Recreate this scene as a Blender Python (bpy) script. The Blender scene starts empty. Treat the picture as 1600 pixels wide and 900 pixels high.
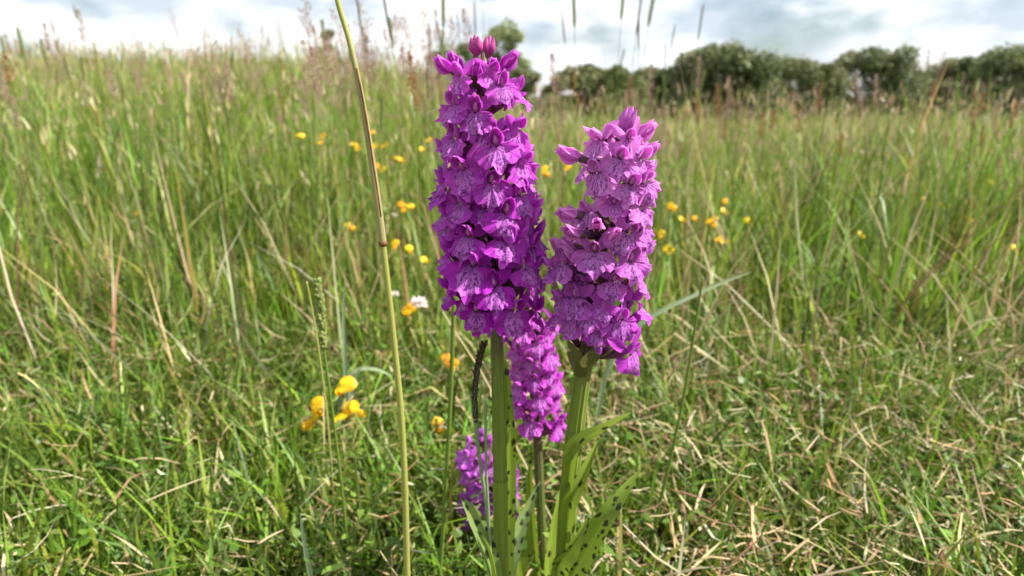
import bpy, math, random
import numpy as np
from mathutils import Vector, Matrix, Euler

random.seed(7)
rng = np.random.default_rng(11)
scene = bpy.context.scene
col = scene.collection
R = math.radians

# ------------------------------------------------------------------ camera
CAM = Vector((0.0, 0.0, 0.28))
PITCH = R(17.0)
FPX = 965.0
cd = bpy.data.cameras.new("camera")
cam = bpy.data.objects.new("camera", cd)
col.objects.link(cam)
cam.location = CAM
cam.rotation_euler = (R(90) - PITCH, 0, 0)
cd.sensor_width = 36.0
cd.lens = FPX / 1600 * 36.0
cd.clip_start = 0.01
cd.clip_end = 3000
cd.dof.use_dof = True
cd.dof.focus_distance = 0.197
cd.dof.aperture_fstop = 13.5
scene.camera = cam

# ------------------------------------------------------------------ world, sun, exposure
TO_SUN = Vector((0.67, -0.04, 0.73)).normalized()
w = bpy.data.worlds.new("World")
scene.world = w
w.use_nodes = True
nt = w.node_tree
nt.nodes.clear()
N = nt.nodes.new
L = nt.links.new
out = N("ShaderNodeOutputWorld")
bg = N("ShaderNodeBackground")
sky = N("ShaderNodeTexSky")
sky.sky_type = 'NISHITA'
sky.sun_disc = False
sky.sun_elevation = math.asin(TO_SUN.z)
sky.sun_rotation = math.atan2(TO_SUN.x, TO_SUN.y)
tc = N("ShaderNodeTexCoord")
mp = N("ShaderNodeMapping")
mp.inputs['Scale'].default_value = (1.0, 1.0, 2.1)
mp.inputs['Location'].default_value = (0.33, 0.1, 0.02)
L(tc.outputs['Generated'], mp.inputs['Vector'])
n1 = N("ShaderNodeTexNoise")
n1.inputs['Scale'].default_value = 4.2
n1.inputs['Detail'].default_value = 7
n1.inputs['Roughness'].default_value = 0.52
n1.inputs['Distortion'].default_value = 0.25
L(mp.outputs[0], n1.inputs['Vector'])
cr = N("ShaderNodeValToRGB")
cr.color_ramp.elements[0].position = 0.38
cr.color_ramp.elements[1].position = 0.52
L(n1.outputs['Fac'], cr.inputs[0])
n2 = N("ShaderNodeTexNoise")
n2.inputs['Scale'].default_value = 6.5
n2.inputs['Detail'].default_value = 6
n2.inputs['Roughness'].default_value = 0.5
L(mp.outputs[0], n2.inputs['Vector'])
cc = N("ShaderNodeValToRGB")
cc.color_ramp.elements[0].position = 0.36
cc.color_ramp.elements[0].color = (6.6, 7.4, 8.4, 1)
cc.color_ramp.elements[1].position = 0.60
cc.color_ramp.elements[1].color = (13.0, 13.1, 13.2, 1)
L(n2.outputs['Fac'], cc.inputs[0])
mx = N("ShaderNodeMix")
mx.data_type = 'RGBA'
L(cr.outputs[0], mx.inputs[0])
L(sky.outputs[0], mx.inputs[6])
L(cc.outputs[0], mx.inputs[7])
L(mx.outputs[2], bg.inputs['Color'])
bg.inputs['Strength'].default_value = 0.052
L(bg.outputs[0], out.inputs[0])

sd = bpy.data.lights.new("sun", 'SUN')
sun = bpy.data.objects.new("sun", sd)
col.objects.link(sun)
sd.energy = 5.0
sd.angle = R(0.5)
sd.color = (1.0, 0.95, 0.87)
sun.rotation_euler = (-TO_SUN).to_track_quat('-Z', 'Y').to_euler()
sun.location = TO_SUN * 30

scene.view_settings.view_transform = 'Standard'
scene.view_settings.look = 'None'
scene.view_settings.exposure = 1.15
scene.view_settings.gamma = 1.0
scene.view_settings.use_curve_mapping = False
scene.cycles.use_denoising = True
scene.cycles.max_bounces = 5
scene.cycles.diffuse_bounces = 3
scene.cycles.transparent_max_bounces = 4

# ------------------------------------------------------------------ helpers
CP, SP = math.cos(PITCH), math.sin(PITCH)


def ray(px, py):
    a, b = (px - 800) / FPX, (450 - py) / FPX
    return Vector((a, CP + SP * b, -SP + CP * b))


def atY(px, py, Y):
    d = ray(px, py)
    return CAM + d * (Y / d.y)


def smooth(a, b, x):
    t = np.clip((x - a) / (b - a), 0, 1)
    return t * t * (3 - 2 * t)


def terrain(x, y):
    x = np.asarray(x, float)
    y = np.asarray(y, float)
    d = np.sqrt(x * x + y * y)
    bump = 0.010 * np.sin(x * 9 + 1.3) * np.sin(y * 7.1 + .4) + 0.006 * np.sin(x * 23 + y * 17)
    bump = bump * smooth(.35, .8, d)
    far = 0.05 * np.sin(x * .7 + .5) * np.sin(y * .55 + 1) * smooth(2, 8, d)
    left = smooth(0.06, -0.26, x / np.maximum(np.abs(y), .5))
    slope = 0.060 * np.clip(y - 1.0, 0, 12) * left
    fall = -0.033 * np.clip(y - .9, 0, 50) * (1 - left)
    return bump + far + slope + fall


def tag(o, label=None, category=None, group=None, kind=None):
    if label: o["label"] = label
    if category: o["category"] = category
    if group: o["group"] = group
    if kind: o["kind"] = kind
    return o


def empty(name, loc, label=None, category=None, group=None):
    o = bpy.data.objects.new(name, None)
    o.empty_display_size = 0.01
    col.objects.link(o)
    o.location = loc
    return tag(o, label, category, group)


def link(name, me, parent=None, loc=(0, 0, 0)):
    o = bpy.data.objects.new(name, me)
    col.objects.link(o)
    o.location = loc
    if parent is not None:
        o.parent = parent
    return o


class MB:
    """collects vertices, faces, uv and material slots of one mesh"""
    def __init__(s):
        s.v, s.f, s.m, s.uv = [], [], [], []

    def grid(s, pts, uvs=None, mat=0):
        nu, nv = len(pts), len(pts[0])
        b = len(s.v)
        for i in range(nu):
            for j in range(nv):
                s.v.append(tuple(pts[i][j]))
                s.uv.append(uvs[i][j] if uvs else (i / (nu - 1), j / (nv - 1)))
        for i in range(nu - 1):
            for j in range(nv - 1):
                s.f.append((b + i * nv + j, b + (i + 1) * nv + j, b + (i + 1) * nv + j + 1, b + i * nv + j + 1))
                s.m.append(mat)

    def tube(s, pts, rad, seg=8, mat=0, rib=0, ribn=8, cap=True):
        pts = [Vector(p) for p in pts]
        b = len(s.v)
        t0 = (pts[1] - pts[0]).normalized()
        ref = Vector((0, -1, 0)) if abs(t0.y) < .9 else Vector((1, 0, 0))
        length = 0
        for i, p in enumerate(pts):
            t = (pts[min(i + 1, len(pts) - 1)] - pts[max(i - 1, 0)]).normalized()
            if i: length += (p - pts[i - 1]).length
            xa = t.cross(ref).normalized()
            ya = xa.cross(t).normalized()
            ref = ya
            for k in range(seg):
                a = 2 * math.pi * k / seg
                r = rad[i] * (1 + rib * math.cos(ribn * a))
                s.v.append(tuple(p + xa * math.cos(a) * r + ya * math.sin(a) * r))
                s.uv.append((k / seg, length))
        for i in range(len(pts) - 1):
            for k in range(seg):
                k2 = (k + 1) % seg
                s.f.append((b + i * seg + k, b + i * seg + k2, b + (i + 1) * seg + k2, b + (i + 1) * seg + k))
                s.m.append(mat)
        if cap:
            s.f.append(tuple(b + k for k in range(seg))[::-1]); s.m.append(mat)
            e = b + (len(pts) - 1) * seg
            s.f.append(tuple(e + k for k in range(seg))); s.m.append(mat)

    def blob(s, c, axis, length, width, seg=6, rings=5, mat=0, pinch=.5):
        """closed pointed ellipsoid along an axis (buds, spikelets, column)"""
        c, axis = Vector(c), Vector(axis).normalized()
        ref = Vector((0, 0, 1)) if abs(axis.z) < .9 else Vector((1, 0, 0))
        xa = axis.cross(ref).normalized()
        ya = axis.cross(xa)
        b = len(s.v)
        for i in range(rings):
            t = i / (rings - 1)
            r = width * max(.03, math.sin(math.pi * min(.97, max(.04, t))) ** .8 * (1 - pinch * max(0, t - .4)))
            for k in range(seg):
                a = 2 * math.pi * k / seg
                s.v.append(tuple(c + axis * (t * length) + xa * math.cos(a) * r + ya * math.sin(a) * r))
                s.uv.append((k / seg, t))
        for i in range(rings - 1):
            for k in range(seg):
                k2 = (k + 1) % seg
                s.f.append((b + i * seg + k, b + i * seg + k2, b + (i + 1) * seg + k2, b + (i + 1) * seg + k))
                s.m.append(mat)

    def petal(s, base, d, n, Ln, W, bend=0.0, cup=0.0, mat=0, nu=7, nv=7, wave=0.0, ph=0.0, pt=(.5, .7)):
        """petal: midrib leaves base along d and curls towards n; edges cup towards n"""
        base, d = Vector(base), Vector(d).normalized()
        n = Vector(n); n = (n - d * n.dot(d)).normalized()
        wd = d.cross(n).normalized()
        pk = pt[0] / (pt[0] + pt[1])
        norm = pk ** pt[0] * (1 - pk) ** pt[1]
        P, U = [], []
        for i in range(nu):
            t = i / (nu - 1)
            a = bend * t
            if abs(bend) > 1e-4:
                c = base + d * (Ln * math.sin(a) / bend) + n * (Ln * (1 - math.cos(a)) / bend)
            else:
                c = base + d * (Ln * t)
            nn = n * math.cos(a) - d * math.sin(a)
            tt = min(max(t, .015), .99)
            hw = W * (tt ** pt[0] * (1 - tt) ** pt[1]) / norm
            row, ru = [], []
            for j in range(nv):
                q = -1 + 2 * j / (nv - 1)
                off = cup * q * q * hw + wave * W * math.sin(9 * t + 2.6 * q + ph) * abs(q)
                row.append(c + wd * (q * hw) + nn * off)
                ru.append((.5 + q * .5, t))
            P.append(row); U.append(ru)
        s.grid(P, U, mat)

    def mesh(s, name, mats, smooth_=True):
        me = bpy.data.meshes.new(name)
        me.from_pydata(s.v, [], s.f)
        for m in mats: me.materials.append(m)
        me.polygons.foreach_set('material_index', s.m)
        me.polygons.foreach_set('use_smooth', [smooth_] * len(s.f))
        ul = me.uv_layers.new(name='UVMap')
        idx = np.empty(len(me.loops), np.int32)
        me.loops.foreach_get('vertex_index', idx)
        ul.data.foreach_set('uv', np.asarray(s.uv, np.float32)[idx].ravel())
        me.update()
        return me


# ------------------------------------------------------------------ materials
def newmat(name):
    m = bpy.data.materials.new(name)
    m.use_nodes = True
    nt = m.node_tree
    nt.nodes.clear()
    return m, nt, nt.nodes.new, nt.links.new


def finish(nt, colsock, rough=.5, transl=.35, tcolsock=None, spec=.3, bump=None, tboost=1.0):
    N, L = nt.nodes.new, nt.links.new
    o = N('ShaderNodeOutputMaterial')
    p = N('ShaderNodeBsdfPrincipled')
    p.inputs['Roughness'].default_value = rough
    p.inputs['Specular IOR Level'].default_value = spec
    L(colsock, p.inputs['Base Color'])
    if bump is not None: L(bump, p.inputs['Normal'])
    if transl > 0:
        t = N('ShaderNodeBsdfTranslucent')
        L(tcolsock or colsock, t.inputs['Color'])
        mxs = N('ShaderNodeMixShader')
        mxs.inputs[0].default_value = transl
        L(p.outputs[0], mxs.inputs[1]); L(t.outputs[0], mxs.inputs[2])
        L(mxs.outputs[0], o.inputs[0])
    else:
        L(p.outputs[0], o.inputs[0])


def mixc(nt, fac, a, b, mode='MIX'):
    n = nt.nodes.new('ShaderNodeMix'); n.data_type = 'RGBA'; n.blend_type = mode
    for sock, val in ((n.inputs[0], fac), (n.inputs[6], a), (n.inputs[7], b)):
        if isinstance(val, (int, float)): sock.default_value = val
        elif isinstance(val, tuple): sock.default_value = (*val, 1)
        else: nt.links.new(val, sock)
    return n.outputs[2]


def math_(nt, op, a, b=None, c=None):
    n = nt.nodes.new('ShaderNodeMath'); n.operation = op
    for i, v in enumerate((a, b, c)):
        if v is None: continue
        if isinstance(v, (int, float)): n.inputs[i].default_value = v
        else: nt.links.new(v, n.inputs[i])
    return n.outputs[0]


def noise(nt, vec, scale, detail=3, rough=.5):
    n = nt.nodes.new('ShaderNodeTexNoise')
    n.inputs['Scale'].default_value = scale
    n.inputs['Detail'].default_value = detail
    n.inputs['Roughness'].default_value = rough
    if vec is not None: nt.links.new(vec, n.inputs['Vector'])
    return n.outputs['Fac']


def remap(nt, v, a, b, c=0., d=1.):
    n = nt.nodes.new('ShaderNodeMapRange'); n.interpolation_type = 'SMOOTHSTEP'
    n.inputs[1].default_value, n.inputs[2].default_value = a, b
    n.inputs[3].default_value, n.inputs[4].default_value = c, d
    nt.links.new(v, n.inputs[0])
    return n.outputs[0]


def bumpn(nt, h, strength=.3, dist=.0003):
    n = nt.nodes.new('ShaderNodeBump')
    n.inputs['Strength'].default_value = strength
    n.inputs['Distance'].default_value = dist
    nt.links.new(h, n.inputs['Height'])
    return n.outputs[0]


def mat_petal():
    m, nt, N, L = newmat('orchid_petal')
    oi = N('ShaderNodeObjectInfo'); uv = N('ShaderNodeUVMap'); tcn = N('ShaderNodeTexCoord')
    base = oi.outputs['Color']
    nz = noise(nt, tcn.outputs['Object'], 420, 3)
    c = mixc(nt, remap(nt, nz, .35, .7, 0, .45), base, (1.0, .82, 1.0), 'MULTIPLY')
    mp = N('ShaderNodeMapping'); mp.inputs['Scale'].default_value = (26, 2.5, 1)
    L(uv.outputs[0], mp.inputs[0])
    veins = noise(nt, mp.outputs[0], 1.0, 2)
    c = mixc(nt, remap(nt, veins, .55, .72, 0, .35), c, (.30, .03, .36), 'MIX')
    sp = N('ShaderNodeSeparateXYZ'); L(uv.outputs[0], sp.inputs[0])
    tip = remap(nt, sp.outputs[1], .65, 1.0, 0, .3)
    c = mixc(nt, tip, c, (.72, .30, .72), 'MIX')
    finish(nt, c, .36, .46, None, .18, bumpn(nt, veins, .5, .0004))
    return m


def mat_lip():
    """pale central field with mirrored dark loops and dashes, purple round it"""
    m, nt, N, L = newmat('orchid_lip')
    oi = N('ShaderNodeObjectInfo'); uv = N('ShaderNodeUVMap')
    sp = N('ShaderNodeSeparateXYZ'); L(uv.outputs[0], sp.inputs[0])
    x = math_(nt, 'MULTIPLY_ADD', sp.outputs[0], 2, -1)      # -1..1 across
    z = math_(nt, 'MULTIPLY_ADD', sp.outputs[1], 2, -1)      # 0 throat, -1 tip
    ax = math_(nt, 'ABSOLUTE', x)
    rnd = math_(nt, 'MULTIPLY', oi.outputs['Random'], 37.0)
    cmb = N('ShaderNodeCombineXYZ'); L(math_(nt, 'ADD', ax, math_(nt, 'MULTIPLY', x, .16)), cmb.inputs[0]); L(z, cmb.inputs[1]); L(rnd, cmb.inputs[2])
    warp = noise(nt, cmb.outputs[0], 5.5, 2)
    w2 = math_(nt, 'MULTIPLY_ADD', warp, 1.0, -.5)
    ang = math_(nt, 'ARCTAN2', ax, math_(nt, 'MULTIPLY', z, -1))
    rho = math_(nt, 'SQRT', math_(nt, 'ADD', math_(nt, 'MULTIPLY', x, x), math_(nt, 'MULTIPLY', z, z)))
    # ellipse distance around (0,-.44)
    ex = math_(nt, 'DIVIDE', ax, .40)
    ez = math_(nt, 'DIVIDE', math_(nt, 'ADD', z, .42), .45)
    ed = math_(nt, 'SQRT', math_(nt, 'ADD', math_(nt, 'MULTIPLY', ex, ex), math_(nt, 'MULTIPLY', ez, ez)))
    edw = math_(nt, 'ADD', ed, math_(nt, 'MULTIPLY', w2, .5))
    field = remap(nt, edw, .75, 1.12, 1, 0)
    base = oi.outputs['Color']
    nz = noise(nt, cmb.outputs[0], 3, 4)
    c = mixc(nt, remap(nt, nz, .3, .75, 0, .5), base, (.90, .68, 1.0), 'MULTIPLY')
    pale = mixc(nt, .58, base, (.76, .33, .84))
    c = mixc(nt, math_(nt, 'MULTIPLY', field, .86), c, pale)
    # radial dashes
    ph = math_(nt, 'ADD', math_(nt, 'MULTIPLY', ang, 17.0), math_(nt, 'MULTIPLY', w2, 11.0))
    lines = remap(nt, math_(nt, 'SINE', ph), .05, .85)
    br = math_(nt, 'SINE', math_(nt, 'ADD', math_(nt, 'MULTIPLY', rho, 24.0), math_(nt, 'MULTIPLY', warp, 26.0)))
    brk = remap(nt, br, -.75, -.2)
    near = remap(nt, rho, .10, .34, 1, 0)
    lines = math_(nt, 'MULTIPLY', lines, math_(nt, 'MAXIMUM', brk, near))
    lines = math_(nt, 'MULTIPLY', lines, remap(nt, edw, .85, 1.05, 1, 0))
    # loops round the field
    lp = math_(nt, 'ABSOLUTE', math_(nt, 'SUBTRACT', edw, .98))
    loop = remap(nt, lp, .03, .10, 1, 0)
    loop = math_(nt, 'MULTIPLY', loop, remap(nt, noise(nt, cmb.outputs[0], 7, 1), .44, .54))
    lp2 = math_(nt, 'ABSOLUTE', math_(nt, 'SUBTRACT', edw, .55))
    loop2 = math_(nt, 'MULTIPLY', remap(nt, lp2, .03, .09, 1, 0), remap(nt, noise(nt, cmb.outputs[0], 9, 1), .44, .52))
    dark = math_(nt, 'MAXIMUM', math_(nt, 'MAXIMUM', lines, loop), loop2)
    dkc = mixc(nt, .86, base, (.09, .003, .16))
    blot = remap(nt, noise(nt, cmb.outputs[0], 6, 2), .30, .60, .55, 1)
    c = mixc(nt, math_(nt, 'MULTIPLY', math_(nt, 'MULTIPLY', dark, .88), blot), c, dkc)
    lit_rim = remap(nt, rho, .84, 1.0, 0, .22)  # paler margin: the bright sunlit edge is painted into the lip colour
    c = mixc(nt, lit_rim, c, mixc(nt, .5, base, (.85, .45, .85)))
    mp = N('ShaderNodeCombineXYZ'); L(math_(nt, 'MULTIPLY', ang, 9), mp.inputs[0]); L(math_(nt, 'MULTIPLY', rho, 1.2), mp.inputs[1]); L(rnd, mp.inputs[2])
    vein = noise(nt, mp.outputs[0], 2.2, 2)
    finish(nt, c, .40, .43, None, .15, bumpn(nt, vein, .7, .0007))
    return m


def mat_stem(name, c1, c2, c3, top=None):
    m, nt, N, L = newmat(name)
    uv = N('ShaderNodeUVMap'); tcn = N('ShaderNodeTexCoord')
    mp = N('ShaderNodeMapping'); mp.inputs['Scale'].default_value = (9, 14, 1)
    L(uv.outputs[0], mp.inputs[0])
    a = noise(nt, mp.outputs[0], 2.0, 3)
    c = mixc(nt, remap(nt, a, .35, .68), c1, c2)
    b = noise(nt, tcn.outputs['Object'], 60, 4)
    c = mixc(nt, remap(nt, b, .5, .75, 0, .6), c, c3)
    if top:
        g = N('ShaderNodeNewGeometry'); sp = N('ShaderNodeSeparateXYZ'); L(g.outputs['Position'], sp.inputs[0])
        zz = math_(nt, 'ADD', sp.outputs[2], math_(nt, 'MULTIPLY', b, .03))
        c = mixc(nt, remap(nt, zz, top[0], top[1]), c, top[2])
    finish(nt, c, .45, .12, None, .35, bumpn(nt, a, .25, .0005))
    return m


def mat_leaf(name, c1, c2, spots=0.0, scale=150.0, transl=.4):
    m, nt, N, L = newmat(name)
    uv = N('ShaderNodeUVMap')
    mp = N('ShaderNodeMapping'); mp.inputs['Scale'].default_value = (420, 12, 1)
    L(uv.outputs[0], mp.inputs[0])
    a = noise(nt, mp.outputs[0], 1.5, 3)
    c = mixc(nt, remap(nt, a, .3, .7), c1, c2)
    b = noise(nt, uv.outputs[0], 90, 3)
    c = mixc(nt, remap(nt, b, .45, .75, 0, .5), c, (c1[0] * 1.5, c1[1] * 1.15, c1[2]))
    if spots:
        mp2 = N('ShaderNodeMapping'); mp2.inputs['Scale'].default_value = (1.0, .62, 1)
        L(uv.outputs[0], mp2.inputs[0])
        wv = N('ShaderNodeTexNoise'); wv.inputs['Scale'].default_value = 800; L(uv.outputs[0], wv.inputs['Vector'])
        v = N('ShaderNodeTexVoronoi'); v.inputs['Scale'].default_value = scale
        v.inputs['Randomness'].default_value = .9; v.voronoi_dimensions = '2D'
        wv2 = N('ShaderNodeTexNoise'); wv2.inputs['Scale'].default_value = 260; L(uv.outputs[0], wv2.inputs['Vector'])
        va = N('ShaderNodeVectorMath'); va.operation = 'MULTIPLY_ADD'; va.inputs[1].default_value = (.0016, .0022, 0)
        L(wv2.outputs['Color'], va.inputs[0]); L(mp2.outputs[0], va.inputs[2])
        L(va.outputs[0], v.inputs['Vector'])
        dd = math_(nt, 'ADD', v.outputs['Distance'], math_(nt, 'MULTIPLY_ADD', wv.outputs['Fac'], .3, -.15))
        sep = N('ShaderNodeSeparateColor'); L(v.outputs['Color'], sep.inputs[0])
        s1 = remap(nt, math_(nt, 'ADD', dd, math_(nt, 'MULTIPLY', sep.outputs[1], .20)), .24, .44, 1, 0)
        gate = math_(nt, 'GREATER_THAN', sep.outputs[0], 1 - spots)
        c = mixc(nt, math_(nt, 'MULTIPLY', math_(nt, 'MULTIPLY', s1, gate), .93), c, (.012, .012, .010))
    finish(nt, c, .38, transl, None, .4, bumpn(nt, a, .35, .0004))
    return m


def mat_attr(name, rough=.5, transl=.4, spec=.3):
    m, nt, N, L = newmat(name)
    at = N('ShaderNodeAttribute'); at.attribute_name = 'Col'
    finish(nt, at.outputs['Color'], rough, transl, None, spec)
    return m


def mat_simple(name, c1, c2, scale=200, rough=.5, transl=.2, spec=.3, objcol=False):
    m, nt, N, L = newmat(name)
    tcn = N('ShaderNodeTexCoord')
    a = noise(nt, tcn.outputs['Object'], scale, 3)
    c = mixc(nt, remap(nt, a, .35, .68), c1, c2)
    if objcol:
        oi = N('ShaderNodeObjectInfo')
        c = mixc(nt, 1.0, c, oi.outputs['Color'], 'MULTIPLY')
    finish(nt, c, rough, transl, None, spec, bumpn(nt, a, .2, .0004))
    return m


M_petal, M_lip = mat_petal(), mat_lip()
M_stem = mat_stem('orchid_stem', (.14, .185, .025), (.20, .25, .045), (.12, .125, .03), (.185, .225, (.12, .075, .06)))
M_sheathgreen = mat_stem('green_sheath', (.17, .225, .028), (.22, .28, .045), (.14, .17, .03))
M_stem2 = mat_stem('orchid_stem_purple', (.10, .13, .03), (.13, .15, .04), (.12, .07, .05), (.10, .145, (.10, .045, .05)))
M_ovary = mat_simple('ovary', (.17, .035, .14), (.12, .08, .05), 300, .5, .15)
M_column = mat_simple('column', (.62, .25, .50), (.50, .10, .42), 600, .5, .2)
M_bract = mat_leaf('bract', (.15, .13, .05), (.22, .08, .13), 0, transl=.3)
M_cup = mat_leaf('leafy_bract', (.13, .16, .04), (.16, .12, .05), 0, transl=.35)
M_bud = mat_simple('bud', (.50, .12, .34), (.38, .07, .32), 500, .45, .25, objcol=True)
M_leafspot = mat_leaf('spotted_leaf', (.15, .23, .022), (.19, .28, .03), .82, 350)
M_leafpale = mat_leaf('pale_spotted_leaf', (.17, .26, .07), (.22, .30, .10), .7, 250)
M_leafplain = mat_leaf('orchid_leaf', (.16, .23, .02), (.20, .28, .03), .07, 350)
M_grass = mat_attr('grass_blades', .45, .42, .35)
M_straw = mat_attr('straw', .6, .25, .25)
M_stalk = mat_leaf('grass_stalk', (.34, .37, .085), (.44, .44, .13), 0, transl=.25)
M_stalkg = mat_leaf('green_stalk', (.13, .21, .03), (.18, .27, .045), 0, transl=.25)
M_sheath = mat_leaf('pale_sheath', (.42, .40, .16), (.50, .43, .22), 0, transl=.35)
M_sheathbrown = mat_simple('brown_edge', (.12, .05, .02), (.22, .10, .04), 300, .6, .1)
M_blade = mat_leaf('single_blade', (.12, .22, .03), (.17, .28, .045), 0, transl=.4)
M_bladeg = mat_leaf('glaucous_blade', (.24, .33, .17), (.33, .41, .25), 0, transl=.35)
M_dry = mat_leaf('dry_blade', (.55, .47, .27), (.44, .35, .19), 0, transl=.3)
M_darkhead = mat_simple('dark_spike', (.022, .014, .012), (.09, .05, .03), 900, .7, .0)
M_yellow = mat_simple('trefoil_petal', (.88, .60, .015), (.85, .46, .010), 250, .45, .3, objcol=True)
M_white = mat_simple('clover_petal', (.82, .74, .70), (.72, .55, .50), 300, .5, .35)
M_seed_pink = mat_simple('pink_seed', (.50, .33, .27), (.34, .20, .18), 300, .7, .3)
M_seed_tan = mat_simple('tan_seed', (.52, .38, .19), (.36, .24, .10), 300, .7, .3)
M_seed_green = mat_simple('green_seed', (.20, .28, .06), (.34, .36, .13), 300, .6, .3)
M_seed_dark = mat_simple('dark_seed', (.13, .075, .055), (.20, .12, .08), 300, .7, .2)
M_seed_rust = mat_simple('rust_seed', (.42, .19, .07), (.30, .13, .06), 300, .7, .3)
M_tree = mat_attr('tree_leaves', .55, .25, .2)
M_bark = mat_simple('bark', (.10, .075, .05), (.16, .13, .10), 8, .9, 0)


def mat_ground():
    m, nt, N, L = newmat('meadow_soil')
    tcn = N('ShaderNodeTexCoord')
    a = noise(nt, tcn.outputs['Object'], 60, 6, .65)
    b = noise(nt, tcn.outputs['Object'], 1.1, 5, .6)
    c = mixc(nt, remap(nt, a, .35, .65), (.045, .035, .018), (.10, .09, .03))
    c = mixc(nt, remap(nt, b, .35, .65, .35, .85), c, (.075, .12, .022))
    finish(nt, c, .9, 0, None, .1, bumpn(nt, a, .6, .01))
    return m


# ------------------------------------------------------------------ ground
def build_ground():
    s = np.linspace(-1, 1, 161)
    gx = np.sinh(s * 7.2) / math.sinh(7.2) * 600
    t = np.linspace(-1, 1, 181)
    gy = np.sinh(t * 7.2) / math.sinh(7.2) * 600
    X, Y = np.meshgrid(gx, gy, indexing='ij')
    Z = terrain(X, Y)
    v = np.stack([X, Y, Z], -1).reshape(-1, 3)
    n, k = X.shape
    i, j = np.meshgrid(np.arange(n - 1), np.arange(k - 1), indexing='ij')
    f = np.stack([i * k + j, (i + 1) * k + j, (i + 1) * k + j + 1, i * k + j + 1], -1).reshape(-1, 4)
    me = bpy.data.meshes.new('ground')
    quadmesh(me, v, f)
    me.materials.append(mat_ground())
    o = link('ground', me)
    tag(o, 'rough meadow soil and moss under the grass', 'ground', kind='structure')


def quadmesh(me, v, f, colr=None, smooth_=True):
    me.vertices.add(len(v)); me.loops.add(len(f) * 4); me.polygons.add(len(f))
    me.vertices.foreach_set('co', np.asarray(v, np.float32).ravel())
    me.loops.foreach_set('vertex_index', np.asarray(f, np.int32).ravel())
    me.polygons.foreach_set('loop_start', np.arange(0, len(f) * 4, 4, dtype=np.int32))
    me.polygons.foreach_set('use_smooth', np.full(len(f), smooth_))
    if colr is not None:
        a = me.attributes.new('Col', 'FLOAT_COLOR', 'POINT')
        c4 = np.ones((len(v), 4), np.float32); c4[:, :3] = colr
        a.data.foreach_set('color', c4.ravel())
    me.update(calc_edges=True)
    me.validate()


def blades(x, y, z0, h, wd, az, lean, curl, colr, nseg=3, up0=0.0, fold=0.0):
    """strips of nseg quads: base at (x,y,z0), leaning to az, curling over; colr (N,3)"""
    n = len(x)
    t = np.linspace(0, 1, nseg + 1)[None, :]
    la = lean[:, None] + curl[:, None] * t
    dl = (h / nseg)[:, None]
    hx = np.concatenate([np.zeros((n, 1)), np.cumsum(np.sin(la[:, :-1]) * dl, 1)], 1)
    hz = np.concatenate([np.zeros((n, 1)), np.cumsum(np.cos(la[:, :-1]) * dl, 1)], 1)
    face = az + rng.normal(0, .6, n)
    cx, cy = np.cos(az)[:, None], np.sin(az)[:, None]
    px, py, pz = x[:, None] + hx * cx, y[:, None] + hx * cy, z0[:, None] + hz
    prof = np.array([.75, 1.0, .8, .06]) if nseg == 3 else np.interp(np.linspace(0, 1, nseg + 1), [0, .3, .7, 1], [.75, 1, .8, .06])
    tw = face[:, None] + rng.normal(0, .5, n)[:, None] * t
    sx, sy = -np.sin(tw) * wd[:, None] * .5 * prof, np.cos(tw) * wd[:, None] * .5 * prof
    V = np.empty((n, nseg + 1, 2, 3))
    V[:, :, 0, 0], V[:, :, 0, 1], V[:, :, 0, 2] = px - sx, py - sy, pz
    V[:, :, 1, 0], V[:, :, 1, 1], V[:, :, 1, 2] = px + sx, py + sy, pz
    b = (np.arange(n) * (nseg + 1) * 2)[:, None] + (np.arange(nseg) * 2)[None, :]
    F = np.stack([b, b + 1, b + 3, b + 2], -1).reshape(-1, 4)
    C = np.repeat(colr[:, None, :], (nseg + 1) * 2, 1).reshape(-1, 3)
    return V.reshape(-1, 3), F, C


def stuff(name, parts, mat, label, category):
    vs, fs, cs, o = [], [], [], 0
    for v, f, c in parts:
        vs.append(v); fs.append(f + o); cs.append(c); o += len(v)
    me = bpy.data.meshes.new(name)
    quadmesh(me, np.concatenate(vs), np.concatenate(fs), np.concatenate(cs))
    me.materials.append(mat)
    return tag(link(name, me), label, category, kind='stuff')


def wedge(n, y0, y1, power=1.0, margin=.25, spread=.92):
    """points in the wedge seen by the camera, denser towards y0 for power > 1"""
    u = rng.random(n) ** power
    y = y0 + (y1 - y0) * u
    x = (rng.random(n) * 2 - 1) * (spread * y + margin)
    return x, y


def clumped(n, per, y0, y1, power, margin, sig):
    """tufts: positions plus a height, colour and lean factor shared by each tuft"""
    m = max(1, n // per)
    cx, cy = wedge(m, y0, y1, power, margin)
    k = rng.integers(0, m, n)
    s_ = (sig * (.5 + 1.0 * rng.random(m)))[k]
    x, y = cx[k] + rng.normal(0, 1, n) * s_, cy[k] + rng.normal(0, 1, n) * s_
    y = np.maximum(y, y0 * .85)
    return x, y, np.exp(rng.normal(0, .26, m))[k], np.exp(rng.normal(0, .24, (m, 1)) + rng.normal(0, .09, (m, 3)))[k], (rng.random(m) * 6.283)[k]


def palette(n, cols, weights, jit=.18):
    cols = np.array(cols)
    w_ = np.array(weights, float); w_ /= w_.sum()
    k = rng.choice(len(cols), n, p=w_)
    c = cols[k] * np.exp(rng.normal(0, jit, (n, 1))) * np.exp(rng.normal(0, .07, (n, 3)))
    return np.clip(c, .005, .85)


GREENS = [(.100, .180, .015), (.145, .23, .020), (.060, .115, .012), (.205, .275, .032), (.225, .295, .09), (.28, .28, .08)]
STRAWS = [(.43, .34, .18), (.32, .21, .10), (.22, .12, .07), (.50, .44, .28), (.15, .09, .055), (.34, .20, .11)]


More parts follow.
